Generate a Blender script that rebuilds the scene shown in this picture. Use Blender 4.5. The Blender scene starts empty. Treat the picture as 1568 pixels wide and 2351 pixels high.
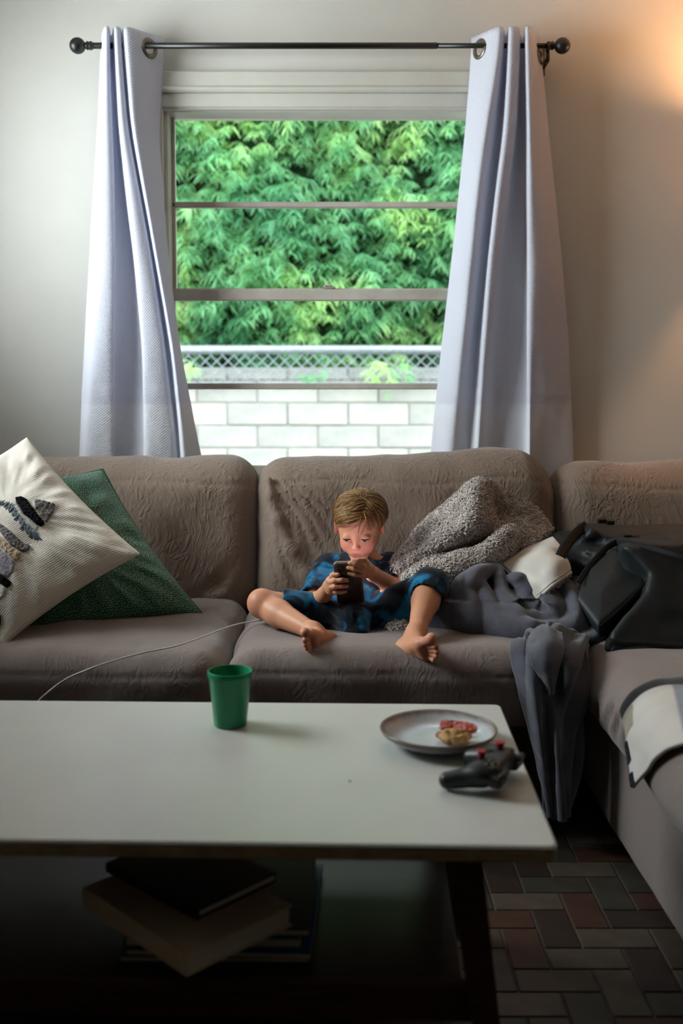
import bpy, math, random
import numpy as np
from mathutils import Vector, Matrix

scene = bpy.context.scene
COL = scene.collection
rng = np.random.default_rng(7)
random.seed(7)

# ------------------------------------------------------------------ camera, world, lights
FPX, HORIZON, CX = 2400.0, 890.0, 784.0
PITCH = math.radians(4.3)
CAMZ = 1.08
AXIS_ROW = HORIZON + FPX * math.tan(PITCH)

cam_d = bpy.data.cameras.new('camera')
cam = bpy.data.objects.new('camera', cam_d)
COL.objects.link(cam)
scene.camera = cam
cam.location = (0, 0, CAMZ)
cam.rotation_euler = (math.pi / 2 - PITCH, 0, 0)
cam_d.sensor_width = 36.0
cam_d.lens = FPX / 2351.0 * 36.0
cam_d.shift_y = -(1175.5 - AXIS_ROW) / 2351.0
cam_d.clip_start = 0.05
cam_d.dof.use_dof = True
cam_d.dof.focus_distance = 2.72
cam_d.dof.aperture_fstop = 2.6

scene.view_settings.view_transform = 'Standard'
scene.view_settings.look = 'None'
scene.view_settings.gamma = 1.0
scene.view_settings.exposure = 0.0
scene.view_settings.use_curve_mapping = False

world = bpy.data.worlds.new('sky')
scene.world = world
world.use_nodes = True
bg = world.node_tree.nodes['Background']
bg.inputs['Color'].default_value = (0.90, 0.97, 1.0, 1)      # even overcast daylight
bg.inputs['Strength'].default_value = 4.4


def area(name, loc, rot, sx, sy, power, color=(1, 1, 1), portal=False):
    d = bpy.data.lights.new(name, 'AREA')
    d.shape = 'RECTANGLE'
    d.size, d.size_y = sx, sy
    d.energy = power
    d.color = color
    o = bpy.data.objects.new(name, d)
    COL.objects.link(o)
    o.location, o.rotation_euler = loc, rot
    if portal:
        d.cycles.is_portal = True
    return o


# daylight entering through the room's two windows (the one in view and the one in the left wall)
area('window_daylight', (-0.065, 3.62, 1.45), (-math.pi / 2, 0, 0), 1.0, 1.35, 10, (0.88, 0.95, 1.0), portal=True)
area('side_window_daylight', (-1.70, 2.62, 1.75), (0, -math.pi / 2, 0), 1.0, 1.06, 72, (0.93, 0.97, 1.0))


# ------------------------------------------------------------------ helpers
def srgb(r, g, b):
    def f(c):
        c = c / 255.0
        return c / 12.92 if c <= 0.04045 else ((c + 0.055) / 1.055) ** 2.4
    return (f(r), f(g), f(b), 1.0)


_f = Vector((0, math.cos(PITCH), -math.sin(PITCH)))
_u = Vector((0, math.sin(PITCH), math.cos(PITCH)))


def ray(px, py):
    return _f + _u * (-(py - AXIS_ROW) / FPX) + Vector(((px - CX) / FPX, 0, 0))


def W(px, py, Y):
    """point at depth Y seen at that pixel"""
    d = ray(px, py)
    t = Y / d.y
    return Vector((d.x * t, Y, CAMZ + d.z * t))


def Wz(px, py, z):
    """point at height z seen at that pixel"""
    d = ray(px, py)
    t = (z - CAMZ) / d.z
    return Vector((d.x * t, d.y * t, z))


def px_of(p):
    q = Vector(p) - Vector((0, 0, CAMZ))
    w = q.dot(_f)
    return (CX + q.x / w * FPX, AXIS_ROW - q.dot(_u) / w * FPX)


# --- noise in numpy
def _hash(ix, iy, iz, seed):
    n = (ix.astype(np.int64) * 374761393 + iy.astype(np.int64) * 668265263 + iz.astype(np.int64) * 2147483647 + seed * 1274126177) & 0xFFFFFFFF
    n = ((n ^ (n >> 13)) * 1274126177) & 0xFFFFFFFF
    n = n ^ (n >> 16)
    return (n & 0xFFFF) / 32767.5 - 1.0


def noise3(P, scale=1.0, seed=0):
    Q = np.asarray(P, dtype=np.float64) * scale
    i = np.floor(Q).astype(np.int64)
    f = Q - i
    f = f * f * (3 - 2 * f)
    out = 0
    for dx in (0, 1):
        wx = f[..., 0] if dx else 1 - f[..., 0]
        for dy in (0, 1):
            wy = f[..., 1] if dy else 1 - f[..., 1]
            for dz in (0, 1):
                wz = f[..., 2] if dz else 1 - f[..., 2]
                out = out + wx * wy * wz * _hash(i[..., 0] + dx, i[..., 1] + dy, i[..., 2] + dz, seed)
    return out


def fbm(P, scale, seed=0, oct=3):
    s, a = 0, 1.0
    for k in range(oct):
        s = s + a * noise3(P, scale * 2 ** k, seed + k * 17)
        a *= 0.5
    return s


# --- objects
WORLD_LOC = {}


def empty(name, loc, label=None, cat=None, group=None, kind=None):
    o = bpy.data.objects.new(name, None)
    o.empty_display_size = 0.05
    COL.objects.link(o)
    o.location = loc
    WORLD_LOC[o] = Vector(loc)
    return tag(o, label, cat, group, kind)


def tag(o, label=None, cat=None, group=None, kind=None):
    if label: o['label'] = label
    if cat: o['category'] = cat
    if group: o['group'] = group
    if kind: o['kind'] = kind
    return o


def mobj(name, verts, faces, mat, parent=None, smooth=True, uv=None, origin=None, col=None):
    """one mesh object from world-space vertices"""
    V = np.asarray(verts, dtype=np.float64)
    if origin is None:
        lo, hi = V.min(0), V.max(0)
        origin = ((lo[0] + hi[0]) / 2, (lo[1] + hi[1]) / 2, lo[2])
    origin = Vector(origin)
    me = bpy.data.meshes.new(name)
    Vl = V - np.array(origin)
    me.from_pydata(Vl.tolist(), [], [tuple(int(i) for i in f) for f in faces] if not isinstance(faces, list) else faces)
    me.materials.append(mat)
    if smooth:
        me.polygons.foreach_set('use_smooth', [True] * len(me.polygons))
    if uv is not None:
        lay = me.uv_layers.new(name='UVMap')
        li = np.zeros(len(me.loops), dtype=np.int32)
        me.loops.foreach_get('vertex_index', li)
        lay.data.foreach_set('uv', np.asarray(uv, dtype=np.float32)[li].ravel())
    if col is not None:
        a = me.color_attributes.new('tint', 'FLOAT_COLOR', 'POINT')
        c = np.ones((len(V), 4), dtype=np.float32)
        c[:, :3] = col
        a.data.foreach_set('color', c.ravel())
    me.update()
    o = bpy.data.objects.new(name, me)
    COL.objects.link(o)
    WORLD_LOC[o] = origin.copy()
    if parent is not None:
        o.parent = parent
        o.location = origin - WORLD_LOC[parent]
    else:
        o.location = origin
    return o


class MB:
    """collects shapes into one mesh"""
    def __init__(self):
        self.v, self.f = [], []

    def add(self, vs, fs):
        b = len(self.v)
        self.v += [tuple(p) for p in vs]
        self.f += [tuple(i + b for i in f) for f in fs]
        return self

    def box(self, lo, hi, bev=0.0, M=None):
        x0, y0, z0 = lo
        x1, y1, z1 = hi
        if bev <= 0:
            vs = [(x, y, z) for x in (x0, x1) for y in (y0, y1) for z in (z0, z1)]
            fs = [(0, 1, 3, 2), (4, 6, 7, 5), (0, 4, 5, 1), (2, 3, 7, 6), (0, 2, 6, 4), (1, 5, 7, 3)]
        else:
            vs, idx = [], {}
            for a, x in enumerate((x0, x1)):
                for b, y in enumerate((y0, y1)):
                    for c, z in enumerate((z0, z1)):
                        ix, iy, iz = (bev if a == 0 else -bev), (bev if b == 0 else -bev), (bev if c == 0 else -bev)
                        idx[a, b, c, 'x'] = len(vs); vs.append((x, y + iy, z + iz))
                        idx[a, b, c, 'y'] = len(vs); vs.append((x + ix, y, z + iz))
                        idx[a, b, c, 'z'] = len(vs); vs.append((x + ix, y + iy, z))
            g = lambda a, b, c, k: idx[a, b, c, k]
            fs = []
            for a in (0, 1):
                q = [g(a, 0, 0, 'x'), g(a, 0, 1, 'x'), g(a, 1, 1, 'x'), g(a, 1, 0, 'x')]; fs.append(tuple(q if a == 0 else q[::-1]))
                q = [g(0, a, 0, 'y'), g(1, a, 0, 'y'), g(1, a, 1, 'y'), g(0, a, 1, 'y')]; fs.append(tuple(q if a == 0 else q[::-1]))
                q = [g(0, 0, a, 'z'), g(0, 1, a, 'z'), g(1, 1, a, 'z'), g(1, 0, a, 'z')]; fs.append(tuple(q if a == 0 else q[::-1]))
            for a in (0, 1):
                for b in (0, 1):
                    fs.append((g(a, b, 0, 'x'), g(a, b, 1, 'x'), g(a, b, 1, 'y'), g(a, b, 0, 'y')))
                    fs.append((g(a, 0, b, 'x'), g(a, 1, b, 'x'), g(a, 1, b, 'z'), g(a, 0, b, 'z')))
                    fs.append((g(0, a, b, 'y'), g(1, a, b, 'y'), g(1, a, b, 'z'), g(0, a, b, 'z')))
                    for c in (0, 1):
                        fs.append((g(a, b, c, 'x'), g(a, b, c, 'y'), g(a, b, c, 'z')))
        if M is not None:
            vs = [tuple(M @ Vector(p)) for p in vs]
        return self.add(vs, fs)

    def tube(self, pts, r, n=10, cap=True, flat=None):
        pts = [Vector(p) for p in pts]
        m = len(pts)
        rs = [r] * m if not hasattr(r, '__len__') else r
        up = Vector((0, 0, 1))
        vs = []
        prev = None
        for i, p in enumerate(pts):
            t = (pts[min(i + 1, m - 1)] - pts[max(i - 1, 0)])
            t = t.normalized() if t.length > 1e-9 else Vector((0, 0, 1))
            if prev is None:
                ref = up if abs(t.dot(up)) < 0.9 else Vector((1, 0, 0))
                a = t.cross(ref).normalized()
            else:
                a = (prev - t * prev.dot(t))
                a = a.normalized() if a.length > 1e-6 else t.cross(up).normalized()
            prev = a
            b = t.cross(a)
            for k in range(n):
                an = 2 * math.pi * k / n
                s = flat if flat else 1.0
                vs.append(p + a * (rs[i] * math.cos(an)) + b * (rs[i] * s * math.sin(an)))
        fs = []
        for i in range(m - 1):
            for k in range(n):
                fs.append((i * n + k, i * n + (k + 1) % n, (i + 1) * n + (k + 1) % n, (i + 1) * n + k))
        if cap:
            fs.append(tuple(range(n))[::-1])
            fs.append(tuple(range((m - 1) * n, m * n)))
        return self.add(vs, fs)

    def lathe(self, prof, center, n=32, axis=None):
        """prof = [(r, z)]; around +z at center, or around given axis matrix"""
        vs, fs = [], []
        for (r, z) in prof:
            for k in range(n):
                a = 2 * math.pi * k / n
                q = Vector((r * math.cos(a), r * math.sin(a), z))
                if axis is not None:
                    q = axis @ q
                vs.append(q + Vector(center))
        m = len(prof)
        for i in range(m - 1):
            for k in range(n):
                fs.append((i * n + k, i * n + (k + 1) % n, (i + 1) * n + (k + 1) % n, (i + 1) * n + k))
        return self.add(vs, fs)

    def grid(self, V):
        """V[i][j] -> quads"""
        nu, nv = len(V), len(V[0])
        return self.add([p for row in V for p in row], [(i * nv + j, (i + 1) * nv + j, (i + 1) * nv + j + 1, i * nv + j + 1) for i in range(nu - 1) for j in range(nv - 1)])

    def build(self, name, mat, parent=None, smooth=True, **k):
        return mobj(name, self.v, self.f, mat, parent, smooth, **k)


def auto_smooth(o, deg=40):
    me = o.data
    import bmesh
    bm = bmesh.new(); bm.from_mesh(me)
    bmesh.ops.recalc_face_normals(bm, faces=bm.faces)
    lim = math.radians(deg)
    for e in bm.edges:
        e.smooth = not (len(e.link_faces) == 2 and e.calc_face_angle(0) > lim)
    bm.to_mesh(me); bm.free()
    return o


def crspline(C, n):
    """Catmull-Rom through rows of array C (m,k) -> (n,k)"""
    C = np.asarray(C, dtype=np.float64)
    m = len(C)
    E = np.vstack([2 * C[0] - C[1], C, 2 * C[-1] - C[-2]])
    t = np.linspace(0, m - 1, n)
    i = np.minimum(t.astype(int), m - 2)
    f = (t - i)[:, None]
    p0, p1, p2, p3 = E[i], E[i + 1], E[i + 2], E[i + 3]
    return 0.5 * ((2 * p1) + (-p0 + p2) * f + (2 * p0 - 5 * p1 + 4 * p2 - p3) * f ** 2 + (-p0 + 3 * p1 - 3 * p2 + p3) * f ** 3)


def crpatch(C, nu, nv):
    """C (a,b,3) control points interpolated to (nu,nv,3)"""
    C = np.asarray(C, dtype=np.float64)
    a, b, k = C.shape
    T = crspline(C.reshape(a, b * k), nu).reshape(nu, b, k)
    T = crspline(T.transpose(1, 0, 2).reshape(b, nu * k), nv).reshape(nv, nu, k).transpose(1, 0, 2)
    return T


def grid_normals(G):
    du = np.gradient(G, axis=0)
    dv = np.gradient(G, axis=1)
    n = np.cross(du, dv)
    return n / (np.linalg.norm(n, axis=2, keepdims=True) + 1e-12)


def grid_faces(nu, nv, wrap_u=False, off=0):
    i, j = np.meshgrid(np.arange(nu if wrap_u else nu - 1), np.arange(nv - 1), indexing='ij')
    a = i * nv + j
    b = ((i + 1) % nu) * nv + j
    return (np.stack([a, b, b + 1, a + 1], -1).reshape(-1, 4) + off).tolist()


def sheet(G, th):
    """closed thick sheet from grid G (nu,nv,3)"""
    nu, nv, _ = G.shape
    N = grid_normals(G)
    A, B = G + N * th / 2, G - N * th / 2
    V = np.vstack([A.reshape(-1, 3), B.reshape(-1, 3)])
    n = nu * nv
    F = grid_faces(nu, nv)
    F += [tuple(x + n for x in f[::-1]) for f in grid_faces(nu, nv)]
    rim = [i * nv for i in range(nu)] + [(nu - 1) * nv + j for j in range(1, nv)] + [i * nv + nv - 1 for i in range(nu - 2, -1, -1)] + [j for j in range(nv - 2, 0, -1)]
    for k in range(len(rim)):
        a, b = rim[k], rim[(k + 1) % len(rim)]
        F.append((b, a, a + n, b + n))
    return V, F


# --- implicit surfaces meshed with surface nets
def smin(a, b, k):
    h = np.clip(0.5 + 0.5 * (b - a) / k, 0, 1)
    return b + (a - b) * h - k * h * (1 - h)


def smax(a, b, k):
    return -smin(-a, -b, k)


def sd_box(P, c, half, r):
    q = np.abs(P - np.asarray(c)) - (np.asarray(half) - r)
    return np.linalg.norm(np.maximum(q, 0), axis=-1) + np.minimum(q.max(-1), 0) - r


def sd_cone(P, a, b, ra, rb):
    """round cone"""
    a, b = np.asarray(a, float), np.asarray(b, float)
    ab = b - a
    t = np.clip(((P - a) @ ab) / (ab @ ab + 1e-12), 0, 1)
    return np.linalg.norm(P - a - t[..., None] * ab, axis=-1) - (ra + (rb - ra) * t)


def sd_ell(P, c, rad, R=None):
    q = P - np.asarray(c)
    if R is not None:
        q = q @ np.asarray(R)          # R columns = local axes
    rad = np.asarray(rad)
    k0 = np.linalg.norm(q / rad, axis=-1)
    k1 = np.linalg.norm(q / rad ** 2, axis=-1) + 1e-9
    return k0 * (k0 - 1) / k1


def surfnet(fn, lo, hi, h, band=2.2):
    lo, hi = np.asarray(lo, float), np.asarray(hi, float)
    B = 8
    nb = np.ceil((hi - lo) / (h * B)).astype(int) + 1
    n = nb * B + 1
    cb = np.stack(np.meshgrid(*[lo[k] + (np.arange(nb[k]) + 0.5) * B * h for k in range(3)], indexing='ij'), -1)
    dc = fn(cb.reshape(-1, 3)).reshape(nb)
    keep = np.abs(dc) < B * h * 0.866 * band
    D = np.repeat(np.repeat(np.repeat(np.where(dc < 0, -1.0, 1.0).astype(np.float32), B, 0), B, 1), B, 2)
    D = np.pad(D, ((0, 1),) * 3, mode='edge')
    K = np.zeros(n, bool)
    kk = np.repeat(np.repeat(np.repeat(keep, B, 0), B, 1), B, 2)
    for dx in (0, 1):
        for dy in (0, 1):
            for dz in (0, 1):
                K[dx:dx + kk.shape[0], dy:dy + kk.shape[1], dz:dz + kk.shape[2]] |= kk
    I = np.argwhere(K)
    P = lo + I * h
    vals = np.empty(len(P), np.float32)
    for s in range(0, len(P), 400000):
        vals[s:s + 400000] = fn(P[s:s + 400000])
    D[K] = vals
    S = D < 0
    c = np.zeros((n[0] - 1, n[1] - 1, n[2] - 1), np.uint8)
    for dx in (0, 1):
        for dy in (0, 1):
            for dz in (0, 1):
                c += S[dx:n[0] - 1 + dx, dy:n[1] - 1 + dy, dz:n[2] - 1 + dz]
    act = (c > 0) & (c < 8)
    A = np.argwhere(act)
    idx = np.full(act.shape, -1, np.int64)
    idx[act] = np.arange(len(A))
    acc = np.zeros((len(A), 3)); cnt = np.zeros(len(A))
    corners = [(x, y, z) for x in (0, 1) for y in (0, 1) for z in (0, 1)]
    cv = {q: D[A[:, 0] + q[0], A[:, 1] + q[1], A[:, 2] + q[2]].astype(np.float64) for q in corners}
    for q in corners:
        for ax in range(3):
            if q[ax] == 0:
                r = list(q); r[ax] = 1; r = tuple(r)
                a, b = cv[q], cv[r]
                m = (a < 0) != (b < 0)
                t = np.where(m, a / np.where(m, a - b, 1), 0)
                p = np.tile(np.array(q, float), (len(A), 1)); p[:, ax] = t
                acc[m] += p[m]; cnt[m] += 1
    V = lo + (A + acc / np.maximum(cnt, 1)[:, None]) * h
    F = []
    for ax in range(3):
        sl0 = [slice(None)] * 3; sl1 = [slice(None)] * 3
        sl0[ax] = slice(0, -1); sl1[ax] = slice(1, None)
        a, b = S[tuple(sl0)], S[tuple(sl1)]
        E = np.argwhere(a != b)
        o1, o2 = [k for k in range(3) if k != ax]
        ok = (E[:, o1] > 0) & (E[:, o2] > 0) & (E[:, o1] < n[o1] - 1) & (E[:, o2] < n[o2] - 1)
        E = E[ok]
        inside = a[tuple(E.T)]
        quad = []
        for d1, d2 in ((-1, -1), (0, -1), (0, 0), (-1, 0)):
            q = E.copy(); q[:, o1] += d1; q[:, o2] += d2
            quad.append(idx[q[:, 0], q[:, 1], q[:, 2]])
        Q = np.stack(quad, 1)
        flip = inside if ax != 1 else ~inside
        Q[~flip] = Q[~flip][:, ::-1]
        F.append(Q[(Q >= 0).all(1)])
    F = np.vstack(F)
    return V, F.tolist()


# --- materials
def nd(nt, kind, props=None, **inp):
    n = nt.nodes.new(kind)
    for k, v in (props or {}).items():
        setattr(n, k, v)
    for k, v in inp.items():
        key = int(k[1:]) if k[0] == 'i' and k[1:].isdigit() else k.replace('_', ' ')
        s = n.inputs[key]
        if hasattr(v, 'links'):
            nt.links.new(v, s)
        else:
            s.default_value = v
    return n


def mth(nt, op, a, b=0.0, c=None):
    n = nt.nodes.new('ShaderNodeMath'); n.operation = op
    for i, v in enumerate((a, b) if c is None else (a, b, c)):
        if hasattr(v, 'links'): nt.links.new(v, n.inputs[i])
        else: n.inputs[i].default_value = v
    return n.outputs[0]


def ramp(nt, fac, stops, interp='LINEAR'):
    n = nt.nodes.new('ShaderNodeValToRGB')
    nt.links.new(fac, n.inputs['Fac'])
    cr = n.color_ramp; cr.interpolation = interp
    while len(cr.elements) < len(stops): cr.elements.new(0.5)
    for e, (p, c) in zip(cr.elements, stops):
        e.position = p; e.color = c
    return n.outputs['Color']


def mixc(nt, fac, a, b, blend='MIX'):
    n = nt.nodes.new('ShaderNodeMix'); n.data_type = 'RGBA'; n.blend_type = blend
    for s, v in ((n.inputs['Factor'], fac), (n.inputs['A'], a), (n.inputs['B'], b)):
        pass
    ins = {'Factor_Float': fac, 'A_Color': a, 'B_Color': b}
    for s in n.inputs:
        if s.identifier in ins:
            v = ins[s.identifier]
            if hasattr(v, 'links'): nt.links.new(v, s)
            else: s.default_value = v
    return [s for s in n.outputs if s.identifier == 'Result_Color'][0]


def material(name, color=(0.5, 0.5, 0.5, 1), rough=0.6, spec=0.3, metal=0.0, build=None, sheen=0.0):
    m = bpy.data.materials.new(name)
    m.use_nodes = True
    nt = m.node_tree
    b = nt.nodes['Principled BSDF']
    b.inputs['Base Color'].default_value = color
    b.inputs['Roughness'].default_value = rough
    b.inputs['Specular IOR Level'].default_value = spec
    b.inputs['Metallic'].default_value = metal
    if sheen:
        b.inputs['Sheen Weight'].default_value = sheen
        b.inputs['Sheen Roughness'].default_value = 0.5
    if build: build(nt, b)
    return m


def objco(nt):
    return nt.nodes.new('ShaderNodeTexCoord').outputs['Object']


def mapping(nt, vec, scale=(1, 1, 1), rot=(0, 0, 0)):
    return nd(nt, 'ShaderNodeMapping', Vector=vec, Scale=scale, Rotation=rot).outputs[0]


def noise_tex(nt, vec, scale, detail=3.0, rough=0.55, dist=0.0):
    return nd(nt, 'ShaderNodeTexNoise', Vector=vec, Scale=scale, Detail=detail, Roughness=rough, Distortion=dist).outputs[0]


def bump(nt, b, height, strength=0.5, dist=0.01, normal=None):
    n = nd(nt, 'ShaderNodeBump', Height=height, Strength=strength, Distance=dist)
    if normal is not None: nt.links.new(normal, n.inputs['Normal'])
    nt.links.new(n.outputs[0], b.inputs['Normal'])
    return n.outputs[0]


def speckle(c0, c1, scale, bump_s=0.2, bump_d=0.003, bscale=None, detail=4):
    def f(nt, b):
        o = objco(nt)
        nz = noise_tex(nt, o, scale, detail)
        nt.links.new(ramp(nt, nz, [(0.3, c0), (0.7, c1)]), b.inputs['Base Color'])
        if bump_s:
            bump(nt, b, noise_tex(nt, o, bscale or scale * 3, 4), bump_s, bump_d)
    return f

# ------------------------------------------------------------------ shell
WALLY = 3.50
XL, XR, YF, ZC = -1.62, 2.05, -2.6, 2.62

wall_mat = material('plaster', srgb(204, 202, 196), 0.75, 0.2, build=speckle(srgb(201, 199, 193), srgb(207, 205, 199), 3.0, 0.12, 0.002, 180))
trim_mat = material('trim_paint', srgb(205, 203, 194), 0.4, 0.4, build=speckle(srgb(200, 198, 188), srgb(210, 208, 200), 6, 0.1, 0.001, 90))
brown_wall = material('low_bounce_plaster', srgb(128, 117, 106), 0.8, 0.2, build=speckle(srgb(124, 113, 102), srgb(132, 121, 110), 3.0, 0.12, 0.002, 180))  # brown chosen to cut bounced fill light; both walls are out of view
ceil_mat = material('ceiling_paint', srgb(214, 211, 204), 0.8, 0.2, build=speckle(srgb(211, 208, 200), srgb(217, 214, 207), 3.0, 0.1, 0.002, 120))
sash_mat = material('sash_paint', srgb(186, 180, 170), 0.45, 0.4, build=speckle(srgb(176, 168, 158), srgb(194, 189, 180), 14, 0.15, 0.001, 80))


def glass_build(nt, b):
    g = nd(nt, 'ShaderNodeBsdfGlossy', Roughness=0.02)
    t = nd(nt, 'ShaderNodeBsdfTransparent', Color=(0.97, 0.99, 0.98, 1))
    fr = nd(nt, 'ShaderNodeFresnel', IOR=1.3)
    mx = nd(nt, 'ShaderNodeMixShader', i0=fr.outputs[0], i1=t.outputs[0], i2=g.outputs[0])
    nt.links.new(mx.outputs[0], nt.nodes['Material Output'].inputs['Surface'])


glass_mat = material('window_glass', build=glass_build)

# opening of the back window, from its corners on the wall plane
WX0, WX1 = W(379, 600, WALLY).x, W(1092, 600, WALLY).x
WZ1 = W(600, 246, WALLY).z
WZ0 = 0.74


def wall_with_hole(name, axis, at, span, zc, hole, th, mat):
    """wall perpendicular to axis; hole=(a0,a1,z0,z1)"""
    mb = MB()
    a0, a1, z0, z1 = hole
    lo, hi = min(at, at + th), max(at, at + th)
    def bx(p0, p1, q0, q1):
        if axis == 'y': mb.box((p0, lo, q0), (p1, hi, q1))
        else: mb.box((lo, p0, q0), (hi, p1, q1))
    bx(span[0], a0, 0, zc); bx(a1, span[1], 0, zc); bx(a0, a1, 0, z0); bx(a0, a1, z1, zc)
    return tag(mb.build(name, mat, smooth=False), kind='structure')


wall_with_hole('wall_back', 'y', WALLY, (XL - 0.12, XR + 0.12), ZC, (WX0, WX1, WZ0, WZ1), 0.14, wall_mat)
wall_with_hole('wall_left', 'x', XL, (YF, WALLY), ZC, (2.09, 3.15, 1.25, 2.25), -0.12, wall_mat)
tag(MB().box((XR, YF, 0), (XR + 0.12, WALLY, ZC)).build('wall_right', brown_wall, smooth=False), kind='structure')
tag(MB().box((XL - 0.12, YF - 0.12, 0), (XR + 0.12, YF, ZC)).build('wall_front', brown_wall, smooth=False), kind='structure')
tag(MB().box((XL - 0.12, YF - 0.12, ZC), (XR + 0.12, WALLY + 0.14, ZC + 0.12)).build('ceiling', ceil_mat, smooth=False), kind='structure')

# floor with brick-shaped tiles laid in herringbone
floor_mat = material('grout', srgb(70, 66, 60), 0.8, 0.2, build=speckle(srgb(60, 56, 50), srgb(84, 79, 72), 20, 0.2, 0.002, 90))
floor = tag(MB().box((XL - 0.12, YF - 0.12, -0.1), (XR + 0.12, WALLY + 0.14, -0.003)).build('floor', floor_mat, smooth=False), kind='structure')
tile_mats = []
for i, (a, b_) in enumerate([((78, 68, 58), (60, 52, 45)), ((76, 52, 42), (56, 38, 31)), ((66, 61, 52), (48, 45, 38)), ((88, 78, 66), (66, 58, 49)), ((56, 44, 38), (42, 34, 30))]):
    tile_mats.append(material('brick_tile_%d' % i, srgb(*a), 0.5, 0.35, build=speckle(srgb(*b_), srgb(*a), 18, 0.25, 0.002, 60)))
U = 0.074
tile_me = {}
for vert in (0, 1):
    for k, m in enumerate(tile_mats):
        w, d = (U, 2 * U) if vert else (2 * U, U)
        g = 0.0022
        mb = MB().box((g, g, -0.006), (w - g, d - g, 0.0), 0.0015)
        o = mb.build('brick_tile', m, floor, smooth=False)
        tile_me[vert, k] = o.data
        bpy.data.objects.remove(o)
tx0, ty0 = 0.022, 2.094
ntile = 0
for cx in range(-9, 13):
    for cy in range(-12, 11):
        k = (cx - cy) % 4
        if k not in (0, 3): continue
        vert = 1 if k == 3 else 0
        o = bpy.data.objects.new('brick_tile', tile_me[vert, int(abs(math.sin(cx * 12.9 + cy * 78.2 + vert * 37.7) * 43758.5) % 1 * 5)])
        COL.objects.link(o)
        o.parent = floor
        o.location = Vector((tx0 + cx * U, ty0 + cy * U, 0.0)) - WORLD_LOC[floor]
# tile meshes were built about their own centre: shift them so that the location is the tile's corner
for (vert, k), me in tile_me.items():
    w, d = (U, 2 * U) if vert else (2 * U, U)
    me.transform(Matrix.Translation((w / 2, d / 2, -0.006)))

# ------------------------------------------------------------------ the window in view
win = empty('window_1', ((WX0 + WX1) / 2, WALLY + 0.06, WZ0), 'white painted double-hung window with horizontal bars above the sofa', kind='structure')
fy0, fy1 = WALLY + 0.012, WALLY + 0.13
yz = lambda y, d=WALLY + 0.05: W(600, y, d).z
# jambs and stops
MB().box((WX0, fy0, WZ0), (WX0 + 0.012, fy1, WZ1), 0.002).build('jamb', trim_mat, win, smooth=False)
MB().box((WX1 - 0.012, fy0, WZ0), (WX1, fy1, WZ1), 0.002).build('jamb', trim_mat, win, smooth=False)
MB().box((WX0, fy0, WZ1 - 0.012), (WX1, fy1, WZ1), 0.002).build('head_jamb', trim_mat, win, smooth=False)
MB().box((WX0, fy0 - 0.03, WZ0), (WX1, fy1 + 0.03, WZ0 + 0.03), 0.004).build('sill', trim_mat, win, smooth=False)
ys_u, ys_l = WALLY + 0.085, WALLY + 0.05          # upper sash sits behind the lower one


def bar(parent, name, y0, y1, d, th=0.03, x0=WX0 + 0.012, x1=WX1 - 0.012):
    z1, z0 = W(600, y0, d).z, W(600, y1, d).z
    return MB().box((x0, d, z0), (x1, d + th, z1), 0.003).build(name, sash_mat, parent, smooth=False)


us = bar(win, 'upper_sash', 662, 688, ys_u - 0.02, 0.03)
bar(us, 'glazing_bar', 463, 476, ys_u)
bar(us, 'top_rail', 249, 257, ys_u)
for x in (WX0 + 0.012, WX1 - 0.022):
    MB().box((x, ys_u, yz(675)), (x + 0.01, ys_u + 0.03, WZ1 - 0.012), 0.002).build('stile', sash_mat, us, smooth=False)
for (a, b_) in ((257, 463), (476, 664)):
    MB().box((WX0 + 0.016, ys_u + 0.012, W(0, b_, ys_u).z - 0.004), (WX1 - 0.016, ys_u + 0.015, W(0, a, ys_u).z + 0.004)).build('pane', glass_mat, us, smooth=False)
ls = bar(win, 'lower_sash', 664, 690, ys_l - 0.012, 0.03)
bar(ls, 'glazing_bar', 880, 894, ys_l)
MB().box((WX0 + 0.012, ys_l, WZ0 + 0.03), (WX1 - 0.012, ys_l + 0.03, WZ0 + 0.075), 0.003).build('bottom_rail', sash_mat, ls, smooth=False)
for x in (WX0 + 0.012, WX1 - 0.022):
    MB().box((x, ys_l, WZ0 + 0.03), (x + 0.01, ys_l + 0.03, yz(675)), 0.002).build('stile', sash_mat, ls, smooth=False)
for (a, b_) in ((690, 880), (894, 1110)):
    z0 = max(W(0, b_, ys_l).z - 0.004, WZ0 + 0.07)
    MB().box((WX0 + 0.016, ys_l + 0.012, z0), (WX1 - 0.016, ys_l + 0.015, W(0, a, ys_l).z + 0.004)).build('pane', glass_mat, ls, smooth=False)
# sash lock on the meeting rail
lz = W(0, 662, ys_l - 0.012).z
lp = W(750, 660, ys_l)
lk = MB().box((lp.x - 0.016, ys_l - 0.008, lz), (lp.x + 0.03, ys_l + 0.012, lz + 0.006), 0.002)
lk.tube([(lp.x - 0.006, ys_l, lz + 0.004), (lp.x - 0.004, ys_l, lz + 0.012), (lp.x + 0.02, ys_l - 0.004, lz + 0.007)], [0.005, 0.005, 0.003], 8)
lk.build('sash_lock', sash_mat, ls)

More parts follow.
